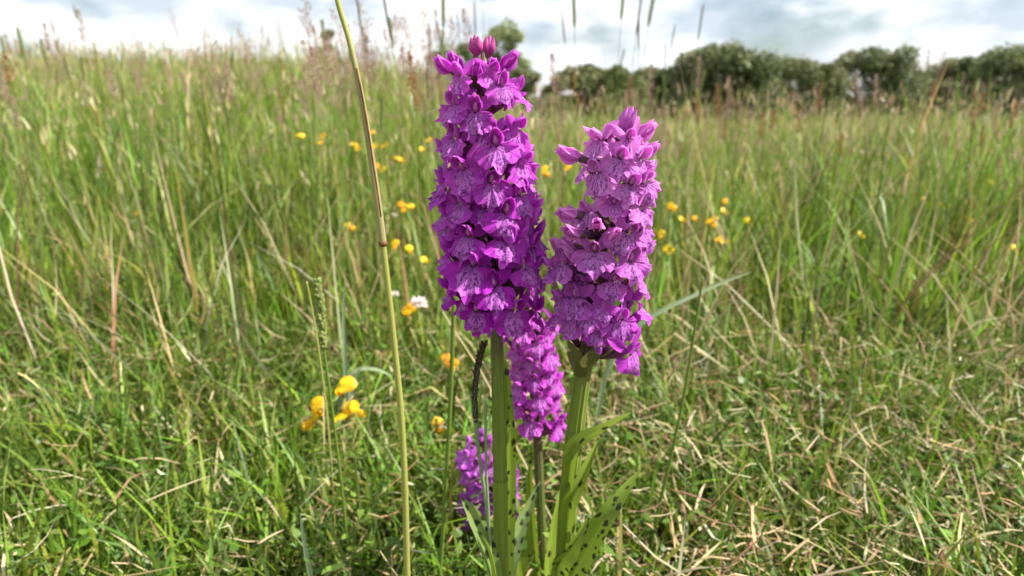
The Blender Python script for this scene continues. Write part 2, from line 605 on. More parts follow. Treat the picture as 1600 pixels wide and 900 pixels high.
def build_meadow():
    # short turf round the orchids
    n = 80000
    x, y, hf, cf, la = clumped(n, 22, .06, 1.25, 1.0, .30, .016)
    q = rng.random(n) < .35
    xu, yu = wedge(n, .06, 1.25, 1.0, .30)
    x, y = np.where(q, xu, x), np.where(q, yu, y)
    patch = .5 + .5 * np.sin(x * 11 + 2 * np.sin(y * 9)) * np.sin(y * 13 + 1.7)
    h = rng.gamma(6, .0078, n) * (.75 + .55 * patch) * hf * np.where(y < .24, .7, 1)
    h = np.minimum(h, .10)
    col_ = np.clip(palette(n, GREENS, [5, 5, 3, 4, 2.5, 1.2]) * cf, .01, .7)
    A = blades(x, y, terrain(x, y) - .004, h, rng.uniform(.0011, .0030, n), rng.random(n) * 6.283,
               np.abs(rng.normal(.30, .32, n)), rng.normal(.75, .55, n), col_)
    # leaflets of trefoil and clover in the turf
    n = 30000
    x, y = wedge(n, .12, 1.3, 1.0, .25)
    h = rng.uniform(.003, .0075, n)
    zz = terrain(x, y) + rng.gamma(4, .0085, n)
    B = blades(x, y, zz, h, h * rng.uniform(.5, .75, n), rng.random(n) * 6.283, rng.uniform(.7, 1.7, n),
               rng.normal(.2, .3, n), palette(n, [(.09, .18, .02), (.07, .14, .02), (.16, .24, .035)], [3, 2, 2]))
    stuff('turf_grass', [A, B], M_grass, 'short dense green turf with small clover leaves around the orchid stems', 'grass')
    # taller meadow grass behind
    parts = []
    n = 66000
    x, y, hf, cf, la = clumped(n, 26, .60, 4.2, 1.45, .35, .035)
    ramp = smooth(.55, 1.3, y)
    right = smooth(-.10, .10, x / y)
    h = np.minimum(rng.gamma(9, .0125, n) * (.55 + .85 * ramp) * (1 - .42 * right * smooth(.9, 1.6, y) * (rng.random(n) > .14)) * hf, .42)
    parts.append(blades(x, y, terrain(x, y) - .005, h, rng.uniform(.0014, .0044, n) * np.where(rng.random(n) < .1, 1.6, 1), la + rng.normal(0, .9, n),
                        np.abs(rng.normal(.12, .20, n)), rng.normal(.40, .45, n),
                        np.clip(palette(n, GREENS + [(.38, .34, .15)], [5, 6, 2, 4, 3, 1.6, 1.3]) * cf, .01, .7)))
    n = 60000
    x, y, hf, cf, la = clumped(n, 30, 3.2, 16, 1.6, .5, .12)
    right = smooth(-.10, .10, x / y)
    h = np.minimum(rng.gamma(12, .019, n) * hf * (1 - .45 * right * (rng.random(n) > .25)), .55)
    parts.append(blades(x, y, terrain(x, y) - .01, h, rng.uniform(.004, .0085, n), rng.random(n) * 6.283,
                        np.abs(rng.normal(.08, .14, n)), rng.normal(.3, .3, n),
                        np.clip(palette(n, GREENS + [(.42, .36, .18)], [4, 4, 1, 4, 3, 4, 7.0]) * cf, .01, .7)))
    n = 52000
    x, y = wedge(n, 13, 75, 1.5, 1.0)
    h = rng.gamma(12, .028, n) * (1 - .5 * smooth(-.08, .12, x / y) * (rng.random(n) > .3)) * (1 + .5 * np.sin(x * 1.3) * np.sin(y * .9 + x * .4))
    parts.append(blades(x, y, terrain(x, y) - .02, h, rng.uniform(.015, .05, n), rng.random(n) * 6.283,
                        np.abs(rng.normal(.08, .14, n)), rng.normal(.3, .3, n),
                        palette(n, GREENS + [(.38, .32, .16)], [4, 5, 1.5, 4, 2, 2.5, 5])))
    for n, y0, y1, zl, ln, wd_ in ((8000, 1.1, 4.5, (.13, .36), (.012, .035), (.002, .005)), (7000, 4, 16, (.2, .42), (.03, .07), (.006, .013)), (5000, 14, 60, (.25, .5), (.06, .15), (.02, .05))):
        x, y = wedge(n, y0, y1, 1.4, .4)
        zz = terrain(x, y) + rng.uniform(*zl, n) * (.7 + .3 * smooth(.8, 2.0, y)) * (1 - .5 * smooth(-.08, .12, x / y) * (rng.random(n) > .35))
        parts.append(blades(x, y, zz, rng.uniform(*ln, n), rng.uniform(*wd_, n), rng.random(n) * 6.283, np.abs(rng.normal(.15, .2, n)), rng.normal(.3, .4, n),
                            palette(n, [(.46, .33, .20), (.42, .27, .21), (.34, .30, .12), (.52, .45, .26), (.30, .17, .09)], [4, 3, 4, 3, 1])))
    stuff('meadow_grass', parts, M_grass, 'tall green and straw coloured meadow grass stretching back to the hedge', 'grass')
    # dead grass litter, thickest at lower right
    n = 42000
    x, y = wedge(n, .14, 1.3, 1.1, .25)
    keep = rng.random(n) < (.22 + .78 * np.clip(smooth(-.02, .14, x) * smooth(.75, .35, y)
                                               + .55 * np.exp(-((y - .50) / .07) ** 2), 0, 1))
    x, y = x[keep], y[keep]; n = len(x)
    h = rng.gamma(2.6, .0080, n)
    zz = terrain(x, y) + rng.gamma(4, .0080, n) + .004
    C = blades(x, y, zz, h, rng.uniform(.0006, .0018, n), rng.random(n) * 6.283,
               rng.normal(1.45, .34, n), rng.normal(.15, .9, n), palette(n, STRAWS, [5, 3, 2.0, 3.2, 1, 1.4]))
    n2 = 2600
    x, y = wedge(n2, .5, 3.0, 1.3, .3)
    D = blades(x, y, terrain(x, y), rng.gamma(8, .018, n2), rng.uniform(.0012, .003, n2), rng.random(n2) * 6.283,
               np.abs(rng.normal(.35, .35, n2)), rng.normal(.4, .5, n2), palette(n2, STRAWS, [5, 3, 1, 3, .5, .6]))
    stuff('dead_grass_litter', [C, D], M_straw, 'tangle of dry tan and rusty brown grass litter lying in the turf', 'dead grass')


# ------------------------------------------------------------------ orchid florets
def lip_mesh(seed, W=1.0):
    r = random.Random(seed)
    R0 = 7.9
    ph, ph2 = r.uniform(0, 6.28), r.uniform(0, 6.28)
    reflex = r.uniform(1.6, 4.2)
    fwd = r.uniform(3.0, 5.2)
    skew = r.uniform(-.10, .10)
    roll = r.uniform(-1.6, 1.6)
    tmax = r.uniform(1.42, 1.66)
    nth, nr = 55, 12
    P, U = [], []
    for i in range(nth):
        q = -1 + 2 * i / (nth - 1)
        th = q * tmax
        Rt = R0 * (.90 + .09 * min(abs(q), .6) - .42 * (max(0, abs(q) - .58) / .42) ** 2)
        Rt += 1.75 * math.exp(-((th - skew) / .13) ** 2) - .75 * math.exp(-((abs(th - skew) - .34) / .13) ** 2)
        Rt += .24 * math.sin(9 * th + ph) + .20 * math.sin(17 * th + ph2) + .10 * math.sin(29 * th + ph)
        row, ru = [], []
        for k in range(nr):
            t = .10 + .90 * k / (nr - 1)
            rr = Rt * t
            x, z = rr * math.sin(th) * W, -rr * math.cos(th)
            yy = -fwd * (t - .22 * t * t) * (.45 + .55 * math.cos(th)) - .25
            yy += reflex * (x / R0) ** 2
            yy -= .75 * math.exp(-(th / .22) ** 2) * math.sin(math.pi * min(1, t * 1.05))
            yy += (.80 * math.sin(6.5 * th + ph) + .55 * math.sin(13 * th + ph2) + .38 * math.sin(24 * th + ph * 2)) * t ** 3.5
            yy += roll * max(0, t - .72) ** 1.5 * 4.5
            row.append(Vector((x, yy, z)) * .001)
            ru.append((.5 + .5 * x / R0 / 1.05, .5 + .5 * z / R0 / 1.05))
        P.append(row); U.append(ru)
    mb = MB(); mb.grid(P, U)
    return mb.mesh('lip', [M_lip])


def mm(*a): return Vector(a) * .001


def floret_variant(seed, closed=0.0):
    r = random.Random(seed * 13 + 5)
    D = 10.5
    body = MB()
    body.tube([mm(0, D + 1.5, -7), mm(0, D * .62, -4.2), mm(0, D * .28, -1.2), mm(0, .7, 0)], [.0011, .0015, .0014, .0009], 8, 0)
    body.tube([mm(0, 1.0, -.4), mm(r.uniform(-.5, .5), 3.2, -2.6), mm(r.uniform(-.8, .8), 5.0, -6.5)], [.0011, .0010, .0005], 7, 1)
    body.blob(mm(0, -.1, -.1), (0, -.35, 1), .0030, .0010, 7, 6, 2, .2)
    body.blob(mm(-.5, -1.0, .9), (0, -.3, 1), .0012, .00038, 5, 4, 1, .2)
    body.blob(mm(.5, -1.0, .9), (0, -.3, 1), .0012, .00038, 5, 4, 1, .2)
    me_body = body.mesh('floret', [M_ovary, M_petal, M_column])
    hood = MB()
    bend = r.uniform(.9, 1.5)
    hood.petal(mm(0, .9, .5), (r.uniform(-.1, .1), -.30, .95), (0, -1, -.3), .0068, .0025, bend, .75, 0, 8, 7, .03, seed)
    for sx in (-1, 1):
        hood.petal(mm(sx * .9, .5, .4), (sx * r.uniform(.22, .42), -.42, .82), (-sx * .55, -.75, -.2), .0058, .0019, bend * .8, .6, 0, 7, 5, .03, seed + sx)
    me_hood = hood.mesh('hood', [M_petal])
    sep = []
    for sx in (-1, 1):
        s_ = MB()
        s_.petal(mm(sx * 1.1, .9, .2), (sx * .62, r.uniform(-.10, .55), r.uniform(.45, 1.0)), (sx * .45, -1, r.uniform(-.2, .5)),
                 .0078 * r.uniform(.9, 1.1), .0018, r.uniform(-.9, .7), r.uniform(.2, .75), 0, 9, 7, .07, seed * 2 + sx)
        sep.append(s_.mesh('sepal', [M_petal]))
    br = MB()
    br.petal(mm(0, D + 2.0, -8), (r.uniform(-.25, .25), -.80, .55), (0, .55, .8), .0150, .0021, .35, .5, 0, 8, 5, .03, seed, (.35, 1.0))
    me_br = br.mesh('bract', [M_bract])
    return me_body, lip_mesh(seed), me_hood, sep, me_br


NVAR = 16
VAR = [floret_variant(i + 1) for i in range(NVAR)]


def bud_mesh(seed, long=.0075, wide=.0026):
    r = random.Random(seed)
    mb = MB()
    mb.blob((0, 0, 0), (0, -.15, 1), long, wide, 10, 9, 0, .55)
    mb.blob((.0006, -.0007, -.0002), (.10, -.20, 1), long * .96, wide * .82, 10, 9, 0, .6)
    mb.blob((-.0007, -.0005, -.0002), (-.12, -.12, 1), long * .93, wide * .80, 10, 9, 0, .6)
    mb.tube([(0, .0035, -.0075), (0, .001, -.003), (0, 0, .0010)], [.0010, .0013, .0016], 8, 1)
    return mb.mesh('bud', [M_bud, M_ovary])


BUDS = [bud_mesh(1), bud_mesh(2, .0085, .0024)]


def half_open(seed):
    """closed hood-like floret (sepals clasped, no lip showing)"""
    r = random.Random(seed)
    mb = MB()
    mb.petal(mm(0, .9, 0), (0, -.2, 1), (0, -1, 0), .0085, .0029, .8, .95, 0, 9, 7, .03, seed)
    mb.petal(mm(.8, .3, 0), (.30, -.35, .9), (-.8, -.5, 0), .0080, .0024, .55, .8, 0, 8, 7, .03, seed)
    mb.petal(mm(-.8, .3, 0), (-.30, -.35, .9), (.8, -.5, 0), .0080, .0024, .55, .8, 0, 8, 7, .03, seed)
    mb.petal(mm(0, -.6, 0), (0, -.75, .65), (0, .5, .8), .0060, .0024, .5, .6, 0, 8, 7, .03, seed)
    mb.tube([(0, .009, -.007), (0, .004, -.003), (0, .0008, .0004)], [.0010, .0014, .0014], 8, 1)
    return mb.mesh('half_open_floret', [M_petal, M_ovary])


HALF = [half_open(3), half_open(8)]


class Orchid:
    def __init__(s, label, axis_px, Y, base_px, scale, seed, tint, group='orchid plants'):
        s.Y, s.sc, s.r, s.tint = Y, scale, random.Random(seed), tint
        s.axis = [atY(px, py, Y) for px, py in axis_px]           # top -> bottom of stem
        b = atY(*base_px, Y)
        s.base = Vector((b.x, Y, float(terrain(b.x, Y)) - .006))
        s.axis.append(s.base.copy())
        s.root = empty('orchid', s.base, label, 'orchid', group)
        s.n = s.r.randrange(9)

    def ax(s, z):
        A = s.axis
        for a, b in zip(A, A[1:]):
            if b.z <= z <= a.z:
                return a.lerp(b, (a.z - z) / (a.z - b.z))
        return A[0].copy() if z > A[0].z else A[-1].copy()

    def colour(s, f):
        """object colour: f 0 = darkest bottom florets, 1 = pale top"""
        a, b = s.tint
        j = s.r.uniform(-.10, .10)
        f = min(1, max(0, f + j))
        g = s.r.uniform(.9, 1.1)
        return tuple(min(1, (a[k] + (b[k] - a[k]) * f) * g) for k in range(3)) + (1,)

    def stem(s, r_top, r_bot, mat, rib=.05):
        top, n = s.axis[0], 26
        pts, rad = [], []
        zs = [s.base.z + (top.z - s.base.z) * (i / n) for i in range(n + 1)]
        sm = [s.ax(z) for z in zs]
        for i in range(n + 1):
            k = [sm[min(max(i + d, 0), n)] for d in (-2, -1, 0, 1, 2)]
            p = sum(k, Vector()) / 5
            p.z = zs[i]
            pts.append(p - s.base)
            rad.append(float(np.interp(i / n, [0, .55, .72, 1], [r_bot, r_bot * .93, r_bot * .72, r_top])))
        s.pts = pts
        mb = MB(); mb.tube(pts, [q * .93 for q in rad], 48, 0, rib * 1.4, 11)
        return link('stem', mb.mesh('stem', [mat]), s.root)

    def floret(s, pos, az, f, scl=1.0, tilt=0.0):
        v = VAR[s.n % NVAR]; s.n += s.r.choice((1, 3, 5))
        k = s.sc * scl * s.r.uniform(.93, 1.07)
        o = link('floret', v[0], s.root, pos - s.base)
        o.rotation_euler = (tilt + s.r.uniform(-.26, .20), s.r.uniform(-.24, .24), az + s.r.uniform(-.18, .18))
        o.scale = (k, k, k)
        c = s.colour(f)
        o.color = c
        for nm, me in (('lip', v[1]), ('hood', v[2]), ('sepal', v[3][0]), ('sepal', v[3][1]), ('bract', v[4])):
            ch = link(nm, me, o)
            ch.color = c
            if nm == 'sepal':
                ch.rotation_euler = (s.r.uniform(-.2, .2), s.r.uniform(-.15, .15), s.r.uniform(-.2, .2))
            if nm == 'lip':
                ch.rotation_euler = (s.r.uniform(-.18, .22), 0, s.r.uniform(-.12, .12))
                q = s.r.uniform(.86, 1.10); ch.scale = (q, q, q * s.r.uniform(.90, 1.10))
        return o

    def solve(s, px, py, rho):
        """axis height and azimuth for a lip centre seen at a pixel"""
        az = 0.0
        for _ in range(4):
            p = atY(px, py, s.Y - rho * math.cos(az))
            a = s.ax(p.z)
            az = math.asin(max(-.97, min(.97, (p.x - a.x) / rho)))
        return p, a, az

    def by_pixel(s, lst, frange):
        got = []
        for e in lst:
            px, py = e[:2]
            scl = e[2] if len(e) > 2 else 1.0
            k = s.sc * scl
            rho = .0150 * k * (e[3] if len(e) > 3 else 1.0)
            p, a, az = s.solve(px, py, rho)
            f = (frange[1] - py) / (frange[1] - frange[0])
            z = p.z + .0042 * k
            out_ = Vector((math.sin(az), -math.cos(az), 0))
            pos = s.ax(z); pos = Vector((pos.x, pos.y, z)) + out_ * (rho - .0016 * k)
            if len(e) > 3:      # long stalked floret: carry its ovary back to the stem
                mb = MB()
                c0 = s.ax(z + .002)
                e0 = pos - out_ * .009 * k + Vector((0, 0, -.005 * k))
                mb.tube([c0 - s.base, c0.lerp(e0, .5) - s.base + Vector((0, 0, -.001)), e0 - s.base], [.0015, .0015, .0013], 8)
                link('ovary', mb.mesh('ovary', [M_ovary]), s.root)
            s.floret(pos, az, f, scl)
            got.append((z, az))
        return got

    def fill(s, got, z0, z1, n, scl_fn, frange_z):
        """remaining florets round the sides and back, spiralling, keeping clear of placed ones"""
        g = 2.39996
        for i in range(n):
            z = z0 + (z1 - z0) * (i + .5) / n
            az = (i * g + .7) % (2 * math.pi)
            if az > math.pi: az -= 2 * math.pi
            k = scl_fn(z) * s.sc
            ok = all(abs(z - z2) > .0085 * k or abs((az - a2 + math.pi) % (2 * math.pi) - math.pi) > .75 for z2, a2 in got)
            if not ok or abs(az) < .85: continue
            out_ = Vector((math.sin(az), -math.cos(az), 0))
            p = s.ax(z)
            s.floret(Vector((p.x, p.y, z)) + out_ * .0134 * k, az, (z - frange_z[0]) / (frange_z[1] - frange_z[0]), scl_fn(z))
            got.append((z, az))

    def bud(s, px, py, dy=0.0, rot=(0, 0, 0), k=1.0, half=None, colr=(1, 1, 1)):
        p = atY(px, py, s.Y + dy)
        me = HALF[half] if half is not None else BUDS[s.r.randrange(2)]
        o = link('half_open_floret' if half is not None else 'bud', me, s.root, p - s.base)
        o.rotation_euler = rot
        o.scale = (k, k, k)
        o.color = s.colour(.95) if half is not None else (*colr, 1)
        return o


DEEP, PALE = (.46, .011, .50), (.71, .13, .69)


def leaf(parent, name, pts, widths, mat, face=(0, -1, .3), fold=.35, nv=9, wave=0.0, label=None, nsub=28):
    """strap leaf along world points with half widths, V-folded along its midrib"""
    n = nsub
    P, U = [], []
    pts = [Vector(p) for p in pts]
    m = len(pts) - 1

    def cr_(t):
        x = t * m
        i = min(int(x), m - 1); u = x - i
        p0, p1, p2, p3 = pts[max(i - 1, 0)], pts[i], pts[i + 1], pts[min(i + 2, m)]
        return .5 * ((2 * p1) + (p2 - p0) * u + (2 * p0 - 5 * p1 + 4 * p2 - p3) * u * u + (3 * p1 - p0 - 3 * p2 + p3) * u ** 3)
    ln = 0
    last = None
    off = parent.location if parent else Vector((0, 0, 0))
    for i in range(n + 1):
        t = i / n
        c = cr_(t)
        tg = (cr_(min(1, t + .02)) - cr_(max(0, t - .02))).normalized()
        f = Vector(face); f = (f - tg * f.dot(tg)).normalized()
        wd = tg.cross(f).normalized()
        if last is not None: ln += (c - last).length
        last = c
        hw = float(np.interp(t, np.linspace(0, 1, len(widths)), widths))
        row, ru = [], []
        for j in range(nv):
            q = -1 + 2 * j / (nv - 1)
            row.append(c - off + wd * q * hw + f * (abs(q) * fold * hw + wave * hw * math.sin(t * 16 + q)))
            ru.append((q * hw + .05, ln))
        P.append(row); U.append(ru)
    mb = MB(); mb.grid(P, U)
    o = link(name, mb.mesh(name, [mat]), parent)
    if label: o['label'] = label
    return o


def px_pts(lst, Y):
    return [atY(a, b, (c[0] if c else Y)) for a, b, *c in lst]


def build_orchids():
    # ---- tall orchid, left of centre
    o = Orchid('tallest purple orchid with a long dense spike and thick green stem left of centre',
               [(752, 78), (757, 130), (764, 250), (770, 380), (776, 520), (781, 700), (783, 900)], .212, (784, 1150), 1.09, 3, (DEEP, PALE))
    o.stem(.0011, .0030, M_stem)
    front = [(743, 196, .92), (709, 238, .95), (778, 250, .98), (721, 287), (787, 153, .82), (811, 220, .92), (819, 276, .98), (708, 184, .84),
             (717, 136, .76), (812, 160, .78), (687, 262, .95), (771, 130, .70), (718, 341, 1.02), (769, 309, 1.02), (794, 357, 1.05),
             (730, 393, 1.06), (794, 402, 1.06), (737, 440, 1.12), (773, 472, 1.10), (743, 510, 1.12), (806, 508, 1.08), (821, 437, 1.02),
             (681, 404), (684, 358), (817, 327), (685, 468, 1.02), (833, 368), (836, 402), (679, 308), (700, 440, .98), (831, 300, .9), (692, 218, .8), (669, 412, .95, 1.12), (671, 345, .92, 1.1), (847, 388, .95, 1.12), (845, 345, .9, 1.08), (672, 470, .95, 1.15), (674, 300, .9, 1.08), (757, 345, .85), (752, 415, .85), (765, 225, .8), (760, 505, .9), (842, 440, .95, 1.12)]
    got = o.by_pixel(front, (90, 520))
    zt, zb = atY(760, 120, o.Y).z, atY(776, 505, o.Y).z
    o.fill(got, zb, zt, 64, lambda z: 1.0 - .25 * (z - zb) / (zt - zb), (zb, zt + .01))
    pk = (1.0, .62, .80)
    o.bud(745, 86, -.002, (0.05, -.08, 0), .80, colr=pk)
    o.bud(761, 88, .001, (0, .12, .4), .76, colr=pk)
    o.bud(784, 106, -.004, (.2, .55, .5), .95, half=0)
    o.bud(722, 108, .001, (.1, -.45, -.5), .9, half=1)
    o.bud(706, 112, -.006, (.25, -.55, -.6), .9, half=0)
    o.bud(742, 118, -.008, (.35, .15, .1), .8, half=1)
    o.bud(762, 112, -.006, (.3, .25, .3), .75, half=0)
    # sheath and leaves
    sh = MB()
    pts = [p for p in o.pts if p.z + o.base.z < atY(783, 752, o.Y).z]
    pts = pts + [Vector((pts[-1].x, 0, pts[-1].z + .003))]
    sh.tube(pts, [.00325 - .00025 * i / len(pts) for i in range(len(pts))], 24, 0, .02, 7, cap=False)
    link('leaf_sheath', sh.mesh('leaf_sheath', [M_sheathgreen]), o.root)
    leaf(o.root, 'leaf', px_pts([(791, 900), (796, 780), (797, 690), (792, 600, .212), (789, 560)], .214), [.0028, .0026, .0022, .0015, .0002], M_leafspot, (.5, -1, .1), .3,
         label='narrow spotted leaf clasping the right side of the stem')
    leaf(o.root, 'leaf', px_pts([(784, 1000), (772, 900), (757, 850), (738, 808), (721, 778)], .203), [.0022, .0030, .0038, .0032, .0003], M_leafpale, (.5, -.75, .9), .5,
         label='pale green leaf with large dark blotches reaching left')
    leaf(o.root, 'leaf', px_pts([(786, 1000), (776, 900), (768, 862), (758, 842), (750, 836)], .200), [.0020, .0019, .0014, .0008, .0002], M_leafplain, (-.9, -.5, .3), .6)
    leaf(o.root, 'leaf', px_pts([(780, 1010, .22), (794, 900, .235), (806, 850, .245), (824, 800, .255), (845, 752, .262)], .24), [.0030, .0044, .0042, .0026, .0003], M_leafpale, (-.4, -.8, .7), .4,
         label='greyish spotted leaf bending back behind the stem')

    # ---- second tall orchid, right
    o = Orchid('second tall purple orchid right of centre with pale tip and leaning stem',
               [(974, 200), (966, 250), (952, 340), (938, 430), (921, 520), (907, 600), (893, 720), (882, 860)], .208, (876, 1100), 1.0, 21, (DEEP, (.84, .33, .78)))
    o.stem(.0012, .0040, M_stem, .06)
    front = [(930, 238, .92), (967, 268, .98), (929, 290, .98), (984, 310, 1.02), (981, 236, .85), (1001, 268, .9), (1009, 304, .95),
             (981, 384, 1.05), (924, 415, 1.08), (1003, 345, 1.0), (986, 430, 1.05), (873, 431, 1.02, 1.2), (957, 458, .95), (968, 522, 1.10), (985, 568, 1.0, 1.45),
             (1008, 452), (1013, 488), (1000, 520), (893, 484, 1.0), (1016, 412), (852, 436, .98, 1.35), (1008, 378), (958, 336, .8), (868, 480, .9, 1.2), (905, 455, .8), (915, 506, .95), (944, 492, .9), (880, 458, .9), (935, 530, .9), (890, 515, .85, 1.1)]
    got = o.by_pixel(front, (190, 640))
    zt, zb = atY(970, 240, o.Y).z, atY(915, 530, o.Y).z
    o.fill([(z, a) for z, a in got], zb, zt, 50, lambda z: .98 - .2 * (z - zb) / (zt - zb), (zb - .01, zt))
    pk2 = (1.15, 1.35, 1.5)
    o.bud(973, 205, -.002, (0.1, .30, 0), 1.0, colr=pk2)
    o.bud(992, 215, -.003, (.1, .75, .4), 1.05, half=0)
    o.bud(1000, 240, -.003, (.2, .9, .6), .9, half=1)
    o.bud(955, 215, -.006, (.35, -.2, -.2), .85, half=1)
    o.bud(940, 222, -.002, (.2, -.55, -.4), .85, half=0)
    o.bud(905, 248, -.006, (.2, -1.0, -.7), 1.05, half=1)
    for px, py, dy, rot, k in ((932, 356, -.014, (.5, -.05, -.1), .95), (899, 338, -.010, (.5, -.95, -.6), 1.0), (905, 368, -.012, (.4, -.7, -.5), 1.0),
                               (952, 372, -.013, (.35, .3, .2), .85), (896, 402, -.008, (.4, -.35, -.7), 1.0), (886, 392, -.004, (.2, -.6, -.8), .95)):
        o.bud(px, py, dy, rot, k, half=s_pick())
    # leafy bract cup under the spike
    leaf(o.root, 'bract', px_pts([(905, 590, .2045), (900, 572, .200), (895, 554, .197), (890, 534, .194)], .2), [.0028, .0034, .0026, .0003], M_cup, (-.5, -1, .3), -.5)
    leaf(o.root, 'bract', px_pts([(908, 590, .2035), (920, 572, .198), (931, 555, .195), (941, 540, .192)], .2), [.0028, .0036, .0026, .0003], M_cup, (.3, -1, .3), -.5)
    # leaves
    leaf(o.root, 'leaf', px_pts([(882, 1010), (888, 920), (915, 860), (955, 795), (1000, 735, .206)], .200), [.0030, .0042, .0047, .0033, .0003], M_leafspot, (-.35, -.9, .5), .35,
         label='broad light green leaf with many dark spots pointing up right')
    leaf(o.root, 'leaf', px_pts([(884, 860, .204), (889, 800, .203), (899, 770, .203), (915, 735, .206), (934, 690, .212)], .205), [.0020, .0030, .0032, .0020, .0002], M_leafplain, (-.5, -.9, .2), .7)
    leaf(o.root, 'leaf', px_pts([(888, 760, .2045), (896, 705, .203), (915, 685, .203), (945, 668, .204), (985, 645, .208)], .205), [.0022, .0030, .0026, .0014, .0002], M_leafplain, (-.3, -.7, .8), .7)
    leaf(o.root, 'leaf', px_pts([(875, 1000, .198), (868, 900, .196), (890, 860, .194), (905, 835, .194), (918, 808, .196)], .198), [.0030, .0040, .0032, .0016, .0002], M_leafspot, (.3, -.8, .8), .9)
    leaf(o.root, 'leaf', px_pts([(874, 980, .214), (856, 890, .222), (862, 830, .23), (870, 790, .235), (876, 760, .24)], .22), [.0024, .0034, .0030, .0018, .0002], M_leafplain, (.6, -.8, .3), .6)

    # ---- smaller orchid behind, between the two stems
    o = Orchid('smaller bright pink purple orchid standing between the two thick stems',
               [(824, 478), (828, 520), (836, 600), (840, 690), (845, 800), (850, 890)], .275, (852, 980), .90, 5, ((.55, .045, .56), (.68, .13, .65)))
    o.stem(.0012, .0026, M_stem2)
    front = [(805, 563), (829, 578), (861, 566), (862, 598), (812, 617, 1.05), (806, 646, 1.05), (842, 634, 1.08), (874, 636), (827, 671, 1.08), (874, 680, 1.05),
             (843, 546), (853, 530, .9), (820, 528, .9), (836, 606), (870, 612), (808, 590), (822, 505, .8), (840, 510, .8), (800, 625)]
    got = o.by_pixel(front, (480, 760))
    zt, zb = atY(826, 490, o.Y).z, atY(838, 680, o.Y).z
    o.fill(got, zb, zt, 26, lambda z: .95, (zb, zt + .02))
    o.bud(824, 480, 0, (0, .1, 0), .9, colr=pk2)
    o.bud(832, 488, 0, (.2, .5, .5), .8, half=0)
    leaf(o.root, 'leaf', px_pts([(850, 960, .27), (836, 870, .268), (829, 780, .27), (829, 715, .272)], .27), [.0026, .0030, .0024, .0004], M_leafplain, (-.3, -1, .1), .6)
    leaf(o.root, 'leaf', px_pts([(846, 990, .272), (815, 900, .272), (812, 850, .275), (824, 800, .28), (833, 775, .285)], .27), [.0036, .0058, .0060, .0040, .0004], M_leafplain, (.3, -.9, .3), .4)

    # ---- low orchid half hidden behind the tall one
    o = Orchid('low purple orchid half hidden behind the thick stem of the tallest orchid',
               [(754, 672), (758, 720), (764, 780), (767, 840), (768, 880)], .335, (770, 930), 1.12, 9, ((.46, .06, .54), (.60, .15, .64)))
    o.stem(.0012, .0026, M_stem2)
    front = [(730, 724), (734, 757, 1.05), (731, 790, 1.05), (732, 816), (804, 754, 1, 1.2), (806, 784, 1, 1.2), (722, 745, .9),  (750, 775), (757, 800), (800, 752), (803, 786), (748, 735, .9), (790, 770), (775, 790), (770, 740, .9), (745, 812)]
    got = o.by_pixel(front, (650, 830))
    zt, zb = atY(752, 700, o.Y).z, atY(766, 815, o.Y).z
    o.fill(got, zb, zt, 16, lambda z: .95, (zb, zt + .02))
    for px, py, rot in ((738, 692, (.2, -.5, -.5)), (750, 690, (.2, 0, 0)), (762, 690, (.1, .4, .3)), (752, 680, (0, .1, 0)), (744, 704, (.4, -.3, -.2))):
        o.bud(px, py, -.002, rot, .8, colr=(.9, 1.0, 1.3))


_pk = [0]


def s_pick():
    _pk[0] += 1
    return _pk[0] % 2


# ------------------------------------------------------------------ single grasses near the orchids
def to_ground(pts):
    """carry the lowest point down into the turf"""
    a, b = pts[-2], pts[-1]
    g = float(terrain(b.x, b.y)) - .004
    if b.z > g:
        d = (b - a)
        d = Vector((d.x * .6, d.y * .6, min(d.z, -.3 * d.length))).normalized()
        b2 = b + d * ((b.z - g) / -d.z)
        pts = pts + [b.lerp(b2, .5), b2]
    return pts


def resample(pts, n):
    m = len(pts) - 1
    res = []
    for i in range(n + 1):
        x = i / n * m
        k = min(int(x), m - 1); u = x - k
        p0, p1, p2, p3 = pts[max(k - 1, 0)], pts[k], pts[k + 1], pts[min(k + 2, m)]
        res.append(.5 * ((2 * p1) + (p2 - p0) * u + (2 * p0 - 5 * p1 + 4 * p2 - p3) * u * u + (3 * p1 - p0 - 3 * p2 + p3) * u ** 3))
    return res


def stalk(name, label, lst, Y, r0, r1, mat, category='grass', group=None):
    pts = to_ground(px_pts(lst, Y))
    root = empty(name, pts[-1], label, category, group)
    q = resample(pts, 40)
    mb = MB()
    mb.tube([p - root.location for p in q], [r0 + (r1 - r0) * i / 40 for i in range(41)], 8)
    link('stalk', mb.mesh('stalk', [mat]), root)
    return root, q


def single_blade(name, label, lst, Y, hw, mat, face=(0, -1, .4), group=None, fold=.3, ground=True):
    pts = px_pts(lst, Y)
    if ground: pts = to_ground(pts)
    root = empty(name, pts[-1], label, 'grass blade', group)
    n = 24
    ws = [hw * v for v in (.08, .6, .95, 1, 1, .9, .7)]
    leaf(root, 'blade', pts, ws, mat, face, fold, 5, 0, None, n)
    return root


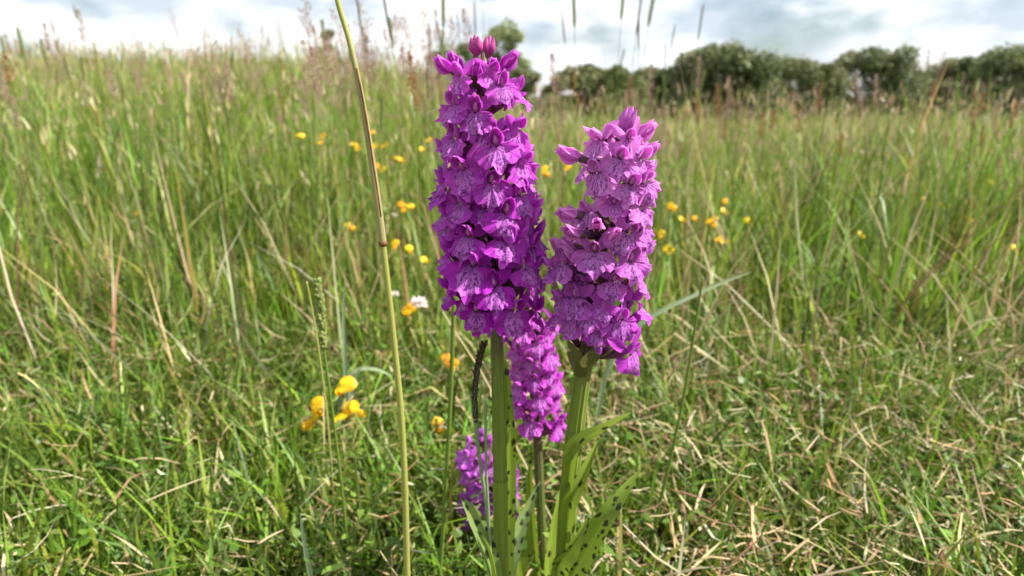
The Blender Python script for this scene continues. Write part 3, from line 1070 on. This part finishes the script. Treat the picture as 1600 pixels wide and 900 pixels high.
def build_near_grasses():
    # long pale stalk crossing the left half
    pts = [(508, -90), (527, 0), (548, 72), (566, 160), (579, 240), (592, 330), (601, 405), (614, 520), (627, 650), (633, 770), (636, 890)]
    root, q = stalk('grass_stalk', 'long pale yellow green grass stalk leaning across the left half', pts, .235, .00090, .0016, M_stalk, 'grass stalk')
    i0, i1 = 7, 20
    sh = MB()
    sh.tube([p - root.location for p in q[i0:i1]], [.0010 + .0006 * i / (i1 - i0) for i in range(i1 - i0)], 10, 0, cap=False)
    link('leaf_sheath', sh.mesh('leaf_sheath', [M_sheath]), root)
    ed = MB()
    ed.tube([p - root.location + Vector((.0007, -.0010, 0)) for p in q[i0 + 1:i1 - 2]], [.00035] * (i1 - i0 - 3), 6)
    link('sheath_edge', ed.mesh('sheath_edge', [M_sheathbrown]), root)
    nd = MB()
    a = q[i1 - 1] - root.location
    nd.tube([a + Vector((0, 0, .0012)), a, a - Vector((0, 0, .0012))], [.0014, .0019, .0014], 10)
    link('node', nd.mesh('node', [M_sheathbrown]), root)

    # green spike grass at far left
    pts = [(496, 440), (501, 490), (506, 545), (517, 625), (529, 720), (538, 800), (545, 895)]
    root, q = stalk('knobbly_seed_stalk', 'green grass with a knobbly seed spike at the left beside the yellow trefoil', pts, .30, .0006, .0011, M_stalkg, 'grass stalk')
    mb = MB()
    r = random.Random(2)
    hd = resample([p for p in px_pts(pts[:3], .30)], 48)
    for i, p in enumerate(hd):
        for k in range(3):
            a = r.uniform(0, 6.28)
            d = Vector((math.cos(a) * .7, math.sin(a) * .7, r.uniform(.7, 1.3)))
            mb.blob(p - root.location, d, (.0044 * (.65 + .35 * math.sin(math.pi * i / 48))), .0012, 6, 5, 0, .6)
    link('seed_head', mb.mesh('seed_head', [M_seed_green]), root)
    stalk('grass_stalk', 'thin dry stalk with a pale tip beside the green seed spike at the left', [(479, 440), (487, 480), (497, 540), (510, 640), (520, 760), (526, 890)], .31, .0004, .0008, M_stalk, 'grass stalk')
    stalk('grass_stalk', 'slender dark green stalk left of the tallest orchid stem', [(709, 470), (707, 540), (704, 620), (699, 720), (693, 820), (687, 900)], .262, .0009, .0013, M_stalkg, 'grass stalk')
    stalk('grass_stalk', 'leaning green stalk right of the second tall orchid', [(1098, 432), (1091, 480), (1083, 530), (1068, 620), (1048, 715), (1028, 800), (1012, 880)], .31, .0006, .0014, M_stalkg, 'grass stalk')
    # dark withered spike hanging by the main stem
    pts = [(757, 538), (751, 556), (745, 585), (742, 620), (743, 655), (747, 700), (756, 760), (764, 820), (769, 900)]
    root, q = stalk('withered_sedge', 'dark brown withered spike on a pale stalk beside the thick stem', pts, .205, .0006, .0008, M_bladeg, 'sedge')
    mb = MB()
    r = random.Random(6)
    hd = resample(px_pts(pts[:5], .205), 60)
    for i, p in enumerate(hd):
        rr = .0008 * (1 - .45 * (i / 60) ** 3)
        for k in range(5):
            a = i * 1.1 + k * 1.257
            d = Vector((math.cos(a), math.sin(a), r.uniform(.8, 2.2)))
            mb.blob(p - root.location + Vector((math.cos(a), math.sin(a), 0)) * rr * .4, d, r.uniform(.0011, .0021), .00042, 5, 4, 0, .5)
    link('seed_head', mb.mesh('seed_head', [M_darkhead]), root)
    nd = MB(); a = px_pts([(743.5, 658)], .205)[0] - root.location
    nd.blob(a - Vector((0, 0, .0010)), (0, 0, 1), .0022, .0010, 8, 6, 0, .1)
    link('node', nd.mesh('node', [M_darkhead]), root)
    stalk('grass_stalk', 'thin pale broken stalk close to the left of the thick stem', [(758, 625), (759, 680), (760, 740), (763, 800), (768, 900)], .203, .00045, .00075, M_bladeg, 'grass stalk')

    # blades and straws that can be told apart
    B = [('grass_shoot', 'glossy pale blade arching from behind the right spike to the right', [(1175, 425), (1140, 438), (1085, 462), (1030, 488), (985, 520), (950, 575), (935, 640)], .42, .0020, M_bladeg, (.2, -.5, .9)),
         ('grass_shoot', 'upright green blade at the lower right edge of the meadow', [(1150, 780), (1137, 812), (1115, 860), (1095, 905)], .28, .0016, M_blade, (-.3, -.9, .2)),
         ('grass_shoot', 'bluish green blade standing right of the green seed spike', [(538, 440), (537, 500), (539, 560), (541, 640)], .44, .0018, M_bladeg, (.2, -1, .2)),
         ('grass_shoot', 'pale curved blade just right of the yellow trefoil flowers', [(612, 588), (590, 578), (566, 577), (545, 588), (535, 615)], .46, .0022, M_bladeg, (0, -.5, .9)),
         ('grass_shoot', 'whitish blade tip standing above the yellow trefoil flowers', [(562, 575), (556, 590), (550, 607), (546, 640)], .45, .0030, M_bladeg, (.3, -1, .2)),
         ('grass_shoot', 'steep pale blade at the left edge below the trefoil', [(469, 800), (476, 850), (487, 905)], .26, .0013, M_bladeg, (0, -1, .2)),
         ('grass_shoot', 'fresh green blade at the left edge beside the trefoil', [(481, 585), (474, 620), (466, 665), (458, 720)], .42, .0015, M_blade, (.3, -1, .2)),
         ('grass_shoot', 'bright broad blade at the right edge above the straw', [(1136, 600), (1130, 650), (1122, 700), (1112, 760)], .44, .0030, M_blade, (-.3, -1, .2)),
         ('grass_shoot', 'bright broad blade standing just left of the low orchid', [(752, 600), (747, 640), (740, 690), (737, 740)], .40, .0028, M_blade, (.2, -1, .1)),
         ('grass_shoot', 'long narrow blade leaning across the turf under the long pale stalk', [(700, 610), (650, 632), (600, 655), (560, 690)], .48, .0022, M_blade, (0, -.6, .8))]
    for nm, lb, lst, Y, hw, mt, fc in B:
        single_blade(nm, lb, lst, Y, hw, mt, fc)
    S = [('long thin whitish straw slanting down behind the tallest orchid stem', [(692, 486), (715, 523), (765, 602), (803, 688), (828, 738), (850, 785), (874, 832)], .305, .0007),
         ('flat pale straw lying across the lower right turf', [(1150, 772), (1110, 780), (1060, 786), (1005, 800)], .40, .0016),
         ('short pale straw lying right of the second orchid stem', [(980, 730), (965, 731), (945, 732)], .45, .0014),
         ('pale straw slanting below the arching blade at right', [(1054, 492), (1075, 508), (1100, 530)], .58, .0014),
         ('second pale straw slanting lower beside the leaning green stalk', [(1053, 520), (1078, 538), (1102, 556), (1138, 580)], .55, .0013),
         ('pale straw lying left of the tallest orchid below the white clover', [(645, 517), (665, 518), (685, 519)], .60, .0016),
         ('brown curved straw in the lower right corner turf', [(1138, 868), (1110, 840), (1090, 815), (1080, 800)], .34, .0010),
         ('pale bent straw standing between the long stalk and the left edge', [(575, 895), (590, 868), (600, 845)], .32, .0008)]
    for lb, lst, Y, hw in S:
        pts = px_pts(lst, Y)
        root = empty('straw', pts[-1], lb, 'straw')
        leaf(root, 'blade', pts, [hw * .6, hw, hw, hw * .7], M_dry, (0, -.7, .8), .5, 5, 0, None, 14)
        low = min(pts, key=lambda p: p.z - float(terrain(p.x, p.y)))


# ------------------------------------------------------------------ trefoil and clover
def trefoil_meshes(seed):
    r = random.Random(seed)
    st = MB()   # standard petal with stub of calyx
    st.petal((0, 0, 0), (0, .15, 1), (0, -1, 0), .0095, .0050, -.9, -.15, 0, 8, 9, .10, seed, (.45, .35))
    st.tube([(0, .002, -.005), (0, .0006, -.001), (0, 0, .001)], [.0008, .0014, .0015], 7, 1)
    me_s = st.mesh('flower', [M_yellow, M_stalk])
    kl = MB()
    kl.blob((0, -.0004, .0004), (0, -1, .25), .0068, .0020, 10, 8, 0, .5)
    me_k = kl.mesh('keel', [M_yellow])
    wg = MB()
    for sx in (-1, 1):
        wg.petal((sx * .0012, -.0004, .0006), (sx * .25, -1, .15), (-sx, 0, .3), .0088, .0030, .4, .5, 0, 7, 6, .04, seed + sx, (.5, .4))
    me_w = wg.mesh('wing', [M_yellow])
    return me_s, me_k, me_w


TREF = [trefoil_meshes(1), trefoil_meshes(4)]


def trefoil(label, heads, Y, seed, k=1.0, group='yellow trefoil flowers', base=None, tint=(1, 1, 1)):
    """heads: list of (px, py) of single flowers"""
    r = random.Random(seed)
    P = [atY(a, b, Y) for a, b in heads]
    c = sum(P, Vector()) / len(P)
    bx, by = (c.x + r.uniform(-.01, .02), Y + .004)
    root = empty('trefoil', (bx, by, float(terrain(bx, by)) - .004), label, 'wild flower', group)
    j = c + Vector((0, .004, -.016 * k))
    mb = MB()
    mb.tube([Vector((0, 0, 0)), (j - root.location) * .5 + Vector((.004, 0, 0)), j - root.location], [.0010, .0009, .0007], 6)
    for p in P:
        e = p - root.location + Vector((0, .002, -.0045 * k))
        mb.tube([j - root.location, (j - root.location).lerp(e, .5) + Vector((0, 0, -.001)), e], [.0006, .0005, .0007], 6)
    link('stem', mb.mesh('stem', [M_stalk]), root)
    for q in range(3):
        lm = MB()
        a = q * 2.1 + r.uniform(0, .8)
        lm.petal(j * .55 + root.location * .45 - root.location, (math.cos(a), math.sin(a), .5), (0, 0, 1), .009, .0028, -.5, .3, 0, 6, 5, 0, 0, (.6, .5))
        link('leaflet', lm.mesh('leaflet', [M_blade]), root)
    for p in P:
        v = TREF[r.randrange(2)]
        o = link('flower', v[0], root, p - root.location)
        d = p.x - c.x
        o.rotation_euler = (r.uniform(-.3, .3), max(-.7, min(.7, d * 60)), r.uniform(-.8, .8) + d * 40)
        kk = k * r.uniform(.9, 1.15); o.scale = (kk, kk, kk)
        g = r.uniform(.88, 1.12); o.color = (tint[0], tint[1] * g, tint[2], 1)
        for nm, me in (('keel', v[1]), ('wing', v[2])):
            ch = link(nm, me, o); ch.color = (1, g * .95, 1, 1)
    return root


def clover(label, px, py, Y, k=1.0, n=46, seed=1):
    r = random.Random(seed)
    c = atY(px, py, Y)
    root = empty('clover', (c.x + .006, Y + .004, float(terrain(c.x, Y)) - .004), label, 'wild flower', 'white clover heads')
    mb = MB()
    mb.tube([Vector((0, 0, 0)), (c - root.location) * .6 + Vector((.003, 0, 0)), c - root.location - Vector((0, 0, .002))], [.0009, .0008, .0008], 6)
    link('stem', mb.mesh('stem', [M_stalkg]), root)
    for i in range(n):
        a = i * 2.4
        e = -.35 + 1.3 * (i / n)
        d = Vector((math.cos(a) * math.cos(e), math.sin(a) * math.cos(e), math.sin(e) + .2)).normalized()
        if i == 0:
            pm = MB(); pm.petal((0, 0, 0), (0, 0, 1), (0, -1, 0), .0085 * k, .0015 * k, .5, .7, 0, 6, 5, 0, 0, (.6, .6)); clover_me = pm.mesh('petal', [M_white])
        o = link('petal', clover_me, root, c - root.location + d * .0012)
        o.rotation_euler = d.to_track_quat('Z', 'Y').to_euler()
        s_ = r.uniform(.8, 1.1); o.scale = (s_, s_, s_)


ORD = 'first second third fourth fifth sixth seventh eighth ninth tenth eleventh twelfth thirteenth fourteenth fifteenth sixteenth seventeenth eighteenth nineteenth twentieth'.split()


def place_names(pts):
    """a phrase per point: the region between landmarks, then its order there from the left"""
    reg = [(-999, 440, 'far out in the left of the meadow'), (440, 580, 'left of the long pale stalk'), (580, 700, 'between the long pale stalk and the tallest orchid'),
           (700, 960, 'between the two tall orchid spikes'), (960, 1145, 'right of the second orchid spike'), (1145, 2999, 'far out in the right of the meadow')]
    res = [None] * len(pts)
    for a, b, nm in reg:
        ids = sorted([i for i, p in enumerate(pts) if a <= p[0] < b], key=lambda i: pts[i][0])
        for k, i in enumerate(ids):
            res[i] = nm if len(ids) == 1 else nm + ', ' + (ORD[k] if k < 20 else ORD[len(ids) - 1 - k]) + (' from left' if k < 20 else ' from right there')
    return res


def build_flowers():
    trefoil('cluster of four yellow orange trefoil flowers at the lower left', [(503, 640), (494, 659), (537, 611), (540, 650), (553, 646)], .40, 3, 1.1, tint=(1, .9, 1))
    trefoil('single yellow trefoil flower left of the thick stem at mid height of the turf', [(684, 668)], .44, 5, 1.0)
    trefoil('orange yellow trefoil flower beside the white clover', [(637, 493), (641, 488)], .58, 6, 1.0, tint=(1, .75, 1))
    far = [((545, 356), .80), ((618, 386), .76), ((640, 394), .75), ((626, 322), .95), ((643, 326), .93), ((636, 330), .94), ((553, 228), 1.5), ((558, 236), 1.48), ((583, 210), 1.62),
           ((583, 228), 1.5), ((602, 229), 1.5), ((505, 215), 1.6), ((622, 250), 1.3), ((592, 264), 1.25), ((660, 236), 1.4), ((468, 213), 1.6), ((503, 224), 1.55), ((670, 222), 1.5),
           ((884, 258), 1.25), ((886, 266), 1.2), ((851, 266), 1.2), ((850, 272), 1.15), ((1066, 346), .88), ((1086, 345), .88), ((1108, 350), .87), ((1042, 392), .76), ((1047, 396), .75), ((1124, 377), .80), ((1133, 318), .95),
           ((1131, 333), .92), ((1047, 325), .95), ((1033, 370), .82), ((664, 410), .72), ((700, 568), .52), ((1118, 345), .88), ((598, 268), 1.2)]
    far = [(p, Y if Y < .8 else .8 + (Y - .8) * .45) for p, Y in far]
    names = place_names([p for p, Y in far])
    for i, (p, Y) in enumerate(far):
        trefoil('small yellow trefoil flower ' + names[i], [p, (p[0] + 6 * .8 / Y, p[1] + 4 * .8 / Y)][: 1 + (i % 3 == 0)], Y, 20 + i, .92,
                group='small yellow flowers in the meadow', tint=(1, .72 if i % 5 == 3 else 1, 1))
    # the meadow goes on to both sides
    r = random.Random(15)
    SD = []
    for i in range(14):
        side = -1 if i % 2 else 1
        px = 800 + side * r.uniform(360, 800)
        Y = r.uniform(.75, 1.7)
        py = {True: 0}.get(False, 150 + 965 * .185 / Y + r.uniform(-6, 10))
        SD.append((px, py, Y))
    names = place_names([q[:2] for q in SD])
    for i, (px, py, Y) in enumerate(SD):
        trefoil('small yellow trefoil flower ' + names[i], [(px, py)], Y, 80 + i, .9, group='yellow flowers at the sides of the meadow')
    clover('white clover head in the grass left of the tallest orchid', 655, 474, .56, .9, seed=2)
    clover('small white clover head low in the grass left of the tallest spike', 617, 460, .62, .5, 20, 3)
    clover('tiny white clover head beside the yellow flowers left of the spike', 617, 337, .9, .6, 20, 4)


# ------------------------------------------------------------------ seeding grasses behind
def seed_proto(kind, seed):
    """stalk, seed_head and leaf meshes for a grass 0.5 m tall"""
    r = random.Random(seed * 7 + 1)
    H = .5
    bx, by = r.uniform(-.03, .03), r.uniform(-.02, .02)

    def axis(t): return Vector((bx * t ** 2.2, by * t ** 2.2, H * t))
    hl = {'plume': .16, 'spike': .115, 'loose': .26, 'thin': .13, 'rust': .14}[kind]
    st = MB()
    st.tube([axis(i / 10) for i in range(11)], [.0011 - .0007 * i / 10 for i in range(11)], 5)
    hd = MB()
    if kind in ('spike', 'thin'):
        n = 64
        rad = .0034 if kind == 'spike' else .0020
        for i in range(n):
            t = 1 - hl + hl * i / n
            env = min(1, (i / n) * 6 + .35) * min(1, (1 - i / n) * 4 + .2)
            a = i * 2.4
            d = Vector((math.cos(a), math.sin(a), 1.3 if kind == 'spike' else 2.4))
            hd.blob(axis(t), d, .0026 + rad * env * 1.25, .0011 if kind == 'spike' else .0008, 4, 4, 0, .5)
    else:
        n = {'plume': 100, 'loose': 110, 'rust': 90}[kind]
        for i in range(n):
            u = r.random()
            t = 1 - hl + hl * u
            w_ = {'plume': .011, 'loose': .026, 'rust': .008}[kind]
            env = math.sin(math.pi * (.10 + .85 * u)) ** .8 * (1.15 - .6 * u)
            a = r.uniform(0, 6.28)
            rr = w_ * env * r.uniform(.25, 1)
            p = axis(t) + Vector((math.cos(a) * rr, math.sin(a) * rr, rr * .9))
            d = Vector((math.cos(a) * .5, math.sin(a) * .5, 1))
            hd.blob(p, d, r.uniform(.004, .0065), .0012 if kind != 'loose' else .00095, 4, 4, 0, .6)
            if i % (2 if kind == 'loose' else 4) == 0:
                hd.tube([axis(t - .02), p], [.0003, .00022], 3, 0, cap=False)
    mt = {'plume': (M_seed_pink, M_stalk), 'spike': (M_seed_green, M_stalkg), 'loose': (M_seed_pink, M_stalk), 'thin': (M_seed_dark, M_stalkg), 'rust': (M_seed_rust, M_stalk)}[kind]
    lf = MB()
    a = r.uniform(0, 6.28)
    lf.petal(axis(.28), (math.cos(a) * .5, math.sin(a) * .5, .8), (math.cos(a), math.sin(a), -.4), .16, .0022, r.uniform(.4, 1.1), .25, 0, 9, 3, 0, 0, (.25, .8))
    return kind, st.mesh('stalk', [mt[1]]), hd.mesh('seed_head', [mt[0]]), lf.mesh('blade', [M_blade]), axis(1.0)


PROT = {k: [seed_proto(k, i + 3 * j) for i in range(3)] for j, k in enumerate(('plume', 'spike', 'loose', 'thin', 'rust'))}
TAN = None


def seed_grass(kind, tip_px, tip_py, Y, label, group=None, seed=0, head=None):
    r = random.Random(seed)
    p = atY(tip_px, tip_py, Y)
    lean = r.uniform(-.10, .10)
    v = PROT[kind][r.randrange(3)]
    g = float(terrain(p.x, p.y)) - .006
    h = p.z - g
    k = h / .5
    root = empty('seed_head_stalk', (p.x - v[4].x * k - math.sin(lean) * h, p.y - v[4].y * k, g), label, 'grass stalk', group)
    rz = 0
    root.rotation_euler = (0, lean, rz)
    kk = k
    root.scale = (kk, kk, k)
    link('stalk', v[1], root)
    o = link('seed_head', v[2], root)
    link('blade', v[3], root)
    return root


def build_seed_grasses():
    E = [('thin', 556, -12, .95, 'dark thin seed spike against the sky beside the long pale stalk'),
         ('thin', 598, -14, .80, 'dark brown leaning seed spike against the sky left of the tallest orchid'),
         ('spike', 692, -20, .85, 'green seed spike against the sky just left of the tallest orchid tip'),
         ('thin', 683, 32, 1.0, 'short brown seed spike just left of the tallest orchid tip'),
         ('thin', 741, 4, 1.3, 'fine dark seed spike rising behind the tip of the tallest orchid'),
         ('spike', 896, -12, 1.0, 'green seed spike hanging at the top against white cloud right of the tallest orchid'),
         ('thin', 877, 12, 1.3, 'small dark seed spike right of the tallest orchid tip'),
         ('thin', 1003, -8, 1.0, 'dark upright seed spike above the second orchid against cloud'),
         ('thin', 998, 18, 1.05, 'slim dark seed spike lower beside another above the second orchid'),
         ('spike', 1024, -18, 1.0, 'pale green seed spike at the top right against cloud'),
         ('thin', 1099, 8, 1.2, 'single dark seed spike against the sky near the top right corner of the meadow'),
         ('thin', 1055, 38, 1.5, 'little faint seed spike against cloud above the hedge'),
         ('thin', 1040, 68, 1.4, 'thin seed spike crossing the top of the hedge'),
         ('spike', 976, -24, 1.1, 'tall bare looking green stalk rising straight above the second orchid'),
         ('rust', 640, 82, .75, 'brown oval seed head left of the upper half of the tallest orchid'),
         ('rust', 646, 118, .78, 'drooping yellow brown seed head under the brown oval one'),
         ('rust', 898, 112, 1.1, 'orange brown seed head in front of the hedge right of the tallest orchid'),
         ('rust', 985, 122, 1.2, 'rusty seed head in front of the hedge above the second orchid'),
         ('rust', 1088, 150, 1.0, 'rusty seed head at the right in front of the dark hedge'),
         ('plume', 1016, 108, 1.1, 'pinkish plume in front of the hedge above the second orchid'),
         ('plume', 1092, 92, 1.1, 'pale green plume before the round tree at right'),
         ('plume', 486, 75, .75, 'pinkish fluffy plume at the far left edge of the photo'),
         ('plume', 508, 66, .85, 'tall pale plume left of the long pale stalk'),
         ('plume', 572, 60, .80, 'cream coloured plume just right of the long pale stalk'),
         ('loose', 520, 14, .9, 'loose purplish panicle against the sky at the top left'),
         ('loose', 565, 10, .95, 'loose purplish panicle against the sky right of the long pale stalk'),
         ('loose', 630, 18, 1.1, 'loose pink panicle against the sky midway to the tallest orchid'),
         ('loose', 660, 8, 1.0, 'loose pink panicle against the sky close to the tallest orchid'),
         ('loose', 476, 4, .8, 'loose grey pink panicle at the top left edge of the photo'),
         ('spike', 598, 150, .6, 'narrow green seed spike in the grass right of the long pale stalk')]
    for i, e in enumerate(E):
        seed_grass(*e[:4], e[4], None, 200 + i)
    r = random.Random(44)
    LB = {'plume': ('fluffy pinkish plume', 'pink plume grasses in the meadow'),
          'spike': ('blurred green seed spike', 'green spike grasses in the meadow'),
          'loose': ('loose pinkish panicle', 'loose panicle grasses in the meadow'),
          'thin': ('thin dark seed spike', 'thin dark spike grasses in the meadow'),
          'rust': ('rusty brown seed head', 'rusty seed heads in the meadow')}
    RG = []
    for i in range(230):
        px = r.uniform(-30, 1630)
        Y = r.uniform(.9, 1.0) + 3.2 * r.random() ** 1.6
        leftness = 1 if px < 720 else 0
        kind = r.choice(('plume', 'plume', 'loose', 'loose', 'spike', 'spike', 'thin', 'rust') if leftness else ('plume', 'plume', 'loose', 'spike', 'thin', 'thin', 'rust', 'rust'))
        py = r.gauss(92, 45) if leftness else r.gauss(160, 38)
        if kind == 'loose': py -= 20
        if kind == 'rust': py += 25
        py = max(-10, py)
        RG.append((kind, px, py, Y, i))
    for i in range(36):
        RG.append((r.choice(('loose', 'loose', 'plume', 'plume', 'spike', 'thin')), r.uniform(450, 730), max(-8, r.gauss(72, 34)), r.uniform(.8, 2.2), 300 + i))
    for i in range(70):
        RG.append((r.choice(('loose', 'plume', 'plume', 'spike', 'thin', 'rust', 'rust')), r.uniform(840, 1600) if i % 5 else r.uniform(0, 440), r.gauss(172, 30) if i % 5 else r.gauss(85, 30), r.uniform(.85, 2.4), 400 + i))
    for kd in LB:
        sub = [q for q in RG if q[0] == kd]
        nm = place_names([(q[1], q[2]) for q in sub])
        for q, n_ in zip(sub, nm):
            seed_grass(q[0], q[1], q[2], q[3], LB[kd][0] + ' ' + n_, LB[kd][1], seed=500 + q[4])


# ------------------------------------------------------------------ hedge and trees
def tree(name, label, px0, px1, py_top, py_bot, Y, n, cols, seed, lobes=16, group=None, gap=.0, leafs=(.06, .14)):
    r = np.random.default_rng(seed)
    rr = random.Random(seed)
    a, b = atY(px0, py_top, Y), atY(px1, py_bot, Y)
    cx, hw = (a.x + b.x) / 2, (b.x - a.x) / 2
    g = float(terrain(cx, Y))
    top = a.z
    bot = max(g + .05, b.z) if py_bot < 150 else g - .05
    root = empty(name, (cx, Y, g - .1), label, 'tree' if 'tree' in name else 'bush', group)
    H = top - bot
    lc = []
    for i in range(lobes):
        u = -1 + 2 * (i + rr.uniform(0, 1)) / lobes; v = (i * .618 + rr.uniform(0, .3)) % 1 if i % 3 else 1.0
        lim = math.sqrt(max(.12, 1 - abs(u) ** 3.2)) * rr.uniform(.9, 1)
        z = bot + H * (.04 + .84 * v ** .8 * lim)
        rad = rr.uniform(.15, .31) * min(H, hw * 2) * (.75 if v > .6 else 1)
        lc.append((cx + u * (hw - rad * .6), Y + rr.uniform(-.6, .6) * hw, min(z, top - rad * .85), rad))
    k = r.integers(0, lobes, n)
    L_ = np.array(lc)[k]
    d = r.normal(0, 1, (n, 3)); d /= np.linalg.norm(d, axis=1)[:, None]
    rad = L_[:, 3] * (r.random(n) ** .33) * np.where(r.random(n) < .12, 1.25, 1)
    p = L_[:, :3] + d * rad[:, None] * np.array([1, 1, .85])
    sz = r.uniform(*leafs, n)
    u = r.normal(0, 1, (n, 3)); u /= np.linalg.norm(u, axis=1)[:, None]
    v = np.cross(u, r.normal(0, 1, (n, 3))); v /= np.linalg.norm(v, axis=1)[:, None]
    p = p - np.array(root.location)
    V = np.stack([p - u * sz[:, None] - v * sz[:, None] * .45, p + u * sz[:, None] * .2 - v * sz[:, None] * .6, p + u * sz[:, None] + v * sz[:, None] * .25, p - u * sz[:, None] * .3 + v * sz[:, None] * .6], 1).reshape(-1, 3)
    F = (np.arange(n) * 4)[:, None] + np.arange(4)[None, :]
    cc_ = np.array(cols)[r.integers(0, len(cols), lobes)][k] * np.exp(r.normal(0, .25, (n, 1)))
    me = bpy.data.meshes.new('crown')
    quadmesh(me, V, F, np.repeat(np.clip(cc_, .01, .5), 4, 0), False)
    me.materials.append(M_tree)
    link('crown', me, root)
    mb = MB()
    c0 = Vector((0, 0, 0))
    fork = Vector((rr.uniform(-.1, .1) * hw, 0, H * .35))
    mb.tube([c0, fork * .5, fork], [.05 * H, .04 * H, .032 * H], 8)
    for x, y, z, rad_ in lc[:9]:
        e = Vector((x, y, z)) - root.location
        mb.tube([fork * .8, fork.lerp(e, .5) + Vector((0, 0, .05 * H)), e], [.026 * H, .016 * H, .006 * H], 6)
    link('trunk', mb.mesh('trunk', [M_bark]), root)


def build_trees():
    olive = [(.18, .20, .085), (.22, .23, .105), (.16, .18, .075), (.24, .225, .12)]
    dark = [(.155, .185, .085), (.185, .21, .10), (.135, .16, .07), (.21, .215, .11)]
    light = [(.30, .34, .17), (.35, .38, .21), (.25, .28, .14)]
    green = [(.08, .13, .03), (.10, .15, .035), (.06, .10, .025)]
    G = 'hedge bushes behind the meadow'
    tree('hedge_bush', 'broad brownish green bush behind the gap between the two tall orchids', 842, 1010, 100, 215, 30, 24000, olive, 1, 44, G)
    tree('hedge_bush', 'lower dark bush right of the broad brownish one', 960, 1105, 106, 215, 32, 22000, dark, 2, 40, G)
    tree('hedge_tree', 'rounded dark tree at the right edge of the photo behind the meadow', 1052, 1205, 66, 215, 29, 24000, dark, 3, 40, G)
    tree('hedge_tree', 'tall thin leafed pale tree behind the tip of the tallest orchid', 746, 828, 20, 190, 44, 8000, light, 4, 30, None)
    tree('hedge_bush', 'small green bush right below the pale tree behind the tallest orchid', 786, 852, 96, 200, 39, 4500, olive, 5, 12, G)
    tree('hedge_bush', 'low green bush behind the upper half of the tallest orchid', 640, 800, 66, 190, 46, 7000, green, 6, 18, G)
    tree('hedge_bush', 'bright green bush showing above the grass at the left', 492, 540, 38, 160, 15, 3500, green, 7, 10, G, leafs=(.02, .05))
    E = [(1150, 1310, 88), (1260, 1440, 76), (1390, 1550, 92), (1490, 1700, 66)]
    for i, (x0, x1, t) in enumerate(E):
        tree('hedge_bush', ('dark green ' if i % 2 else 'brownish green ') + ('bush of the hedge far left, ' if x0 < 800 else 'bush of the hedge far right, ') + ORD[i] + ' from left', x0, x1, t, 200, 40 + (i % 3) * 3, 20000, dark if i % 2 else olive, 30 + i, 36,
             'hedge bushes far left' if x0 < 800 else 'hedge bushes far right')


build_ground()
build_trees()
build_meadow()
build_seed_grasses()
build_orchids()
build_near_grasses()
build_flowers()
